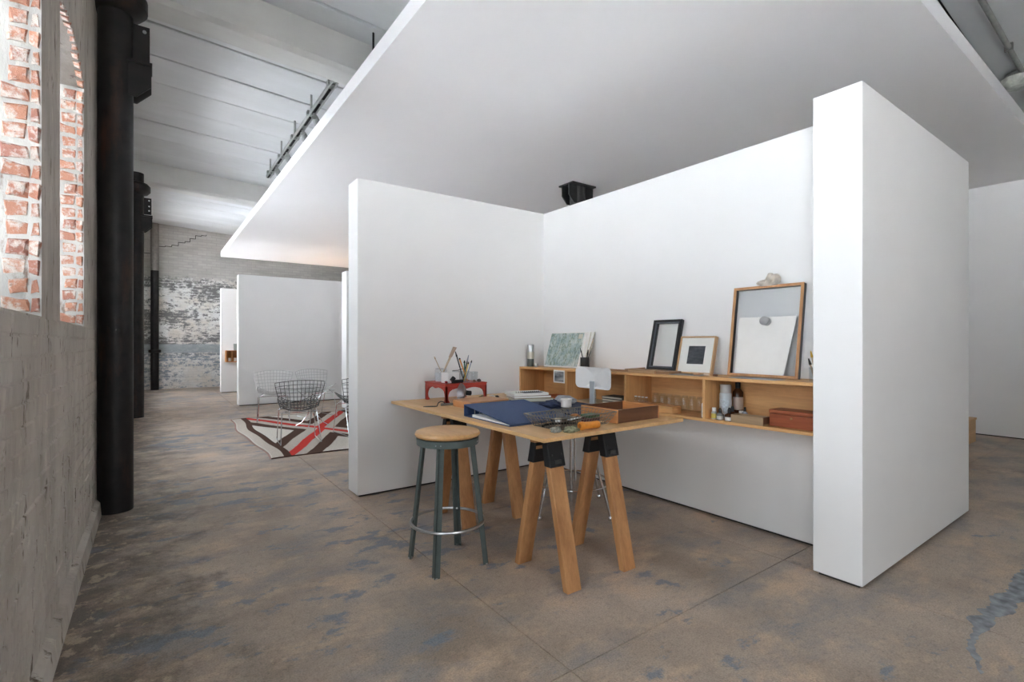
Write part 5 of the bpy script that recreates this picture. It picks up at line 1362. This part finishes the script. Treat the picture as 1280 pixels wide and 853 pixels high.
# ================================================================== FAR ODDS AND ENDS
fs = thing('wall_shelf', 'small distant orange wood shelf on the farthest white partition', 'shelf', (1.37, 13.18, 0.72))
FO = wood('far_orange_oak', (0.55, 0.25, 0.08), (0.46, 0.19, 0.06), 'x', 0.5)
for z in (0, 0.250):
    bm = NB(); box(bm, 0, 1.4, 0, 0.199, z, z+0.018); obj('shelf_board', bm, FO, fs)
bm = NB(); box(bm, 0, 1.4, 0.186, 0.199, 0.0185, 0.2495); obj('back_board', bm, FO, fs)
for x in (0.0, 0.12, 0.24, 0.36, 0.70, 1.04, 1.382):
    bm = NB(); box(bm, x, x+0.018, 0.001, 0.185, 0.0185, 0.2495); obj('divider', bm, FO, fs)
for k, x in enumerate((0.05, 0.165, 0.29)):
    t = thing('white_mug', ('left', 'middle', 'right')[k] + ' tiny white mug standing in the distant shelf', 'mug', (1.37+x+0.03, 13.25, 0.7385), 0, 'mugs in the distant shelf')
    lathe_part(t, 'mug_body', [(0.026, 0), (0.030, 0.003), (0.030, 0.075), (0.027, 0.075), (0.026, 0.006), (0, 0.006)], WHITEPL, 14)
    bm = NB(); tube(bm, [(0.029, 0, 0.06), (0.045, 0, 0.055), (0.045, 0, 0.025), (0.029, 0, 0.018)], 0.004, 6); obj('handle', bm, WHITEPL, t)
sl = lean('canvas_board', 'small grey board leaning on the distant shelf top', 'board', 0, 0, 0, 0.2); sl.location = (1.60, 13.30, 0.990); sl.rotation_euler = (-0.25, 0, 0)
panel(sl, 'board', -0.06, 0.10, 0, 0.16, 0, 0.012, plain('grey_green_board', (0.35, 0.40, 0.38), 0.7))
panel(sl, 'edge_strip', 0.10, 0.104, 0, 0.16, 0, 0.012, CREAM)
bx = thing('storage_crate', 'tan wooden crate showing past the near partition on the right', 'crate', (7.58, 1.80, 0))
for (n_, a_) in (('front_panel', (-0.40, 0.40, -0.215, -0.20)), ('back_panel', (-0.40, 0.40, 0.20, 0.215)), ('side_panel', (-0.40, -0.385, -0.1995, 0.1995)), ('side_panel', (0.385, 0.40, -0.1995, 0.1995))):
    bm = NB(); box(bm, *a_, 0, 0.26); obj(n_, bm, OAK_X, bx)
bm = NB(); box(bm, -0.41, 0.41, -0.222, 0.222, 0.261, 0.285); obj('lid', bm, OAK_X, bx)
d1 = slab_thing('storage_box', 'dark teal box stacked on the tan crate', 'box', 7.52, 1.79, 0.286, 0.44, 0.36, 0.42, 0, plain('dark_teal_card', (0.05, 0.07, 0.08), 0.7), parts='box_body', group='boxes on the crate')
bm = NB(); box(bm, -0.222, 0.222, -0.182, 0.182, 0.421, 0.455); obj('lid', bm, plain('dark_plum_card', (0.07, 0.05, 0.07), 0.7), d1)
d2 = slab_thing('storage_box', 'reddish brown box on top of the dark teal one', 'box', 7.52, 1.79, 0.742, 0.44, 0.36, 0.24, 0, plain('red_brown_card', (0.28, 0.14, 0.10), 0.7), parts='box_body', group='boxes on the crate')
bm = NB(); box(bm, -0.222, 0.222, -0.182, 0.182, 0.241, 0.275); obj('lid', bm, CREAM, d2)
# warm floor lamp standing out of sight behind the chairs' partition: its glow reaches the canopy
fl = thing('floor_lamp', 'warm glowing floor lamp hidden behind the chair partition', 'lamp', (3.55, 12.55, 0))
bm = NB(); lathe(bm, [(0.13, 0), (0.13, 0.015), (0.02, 0.025), (0, 0.025)], 24); obj('base', bm, IRON, fl)
bm = NB(); cyl(bm, (0,0,0.02), (0,0,1.90), 0.012, n=10); obj('pole', bm, IRON, fl)
bm = NB(); lathe(bm, [(0.05, 1.86), (0.13, 1.99), (0.125, 1.99), (0.045, 1.87), (0, 1.87)], 24); obj('lamp_shade', bm, IRON, fl)
wbulb = bpy.data.lights.new('lamp_bulb', 'POINT'); wbulb.energy = 30; wbulb.color = (1.0, 0.62, 0.30); wbulb.shadow_soft_size = 0.05
bo = bpy.data.objects.new('lamp_bulb', wbulb); bo.location = (0, 0, 2.0); bo.parent = fl; COL.objects.link(bo)
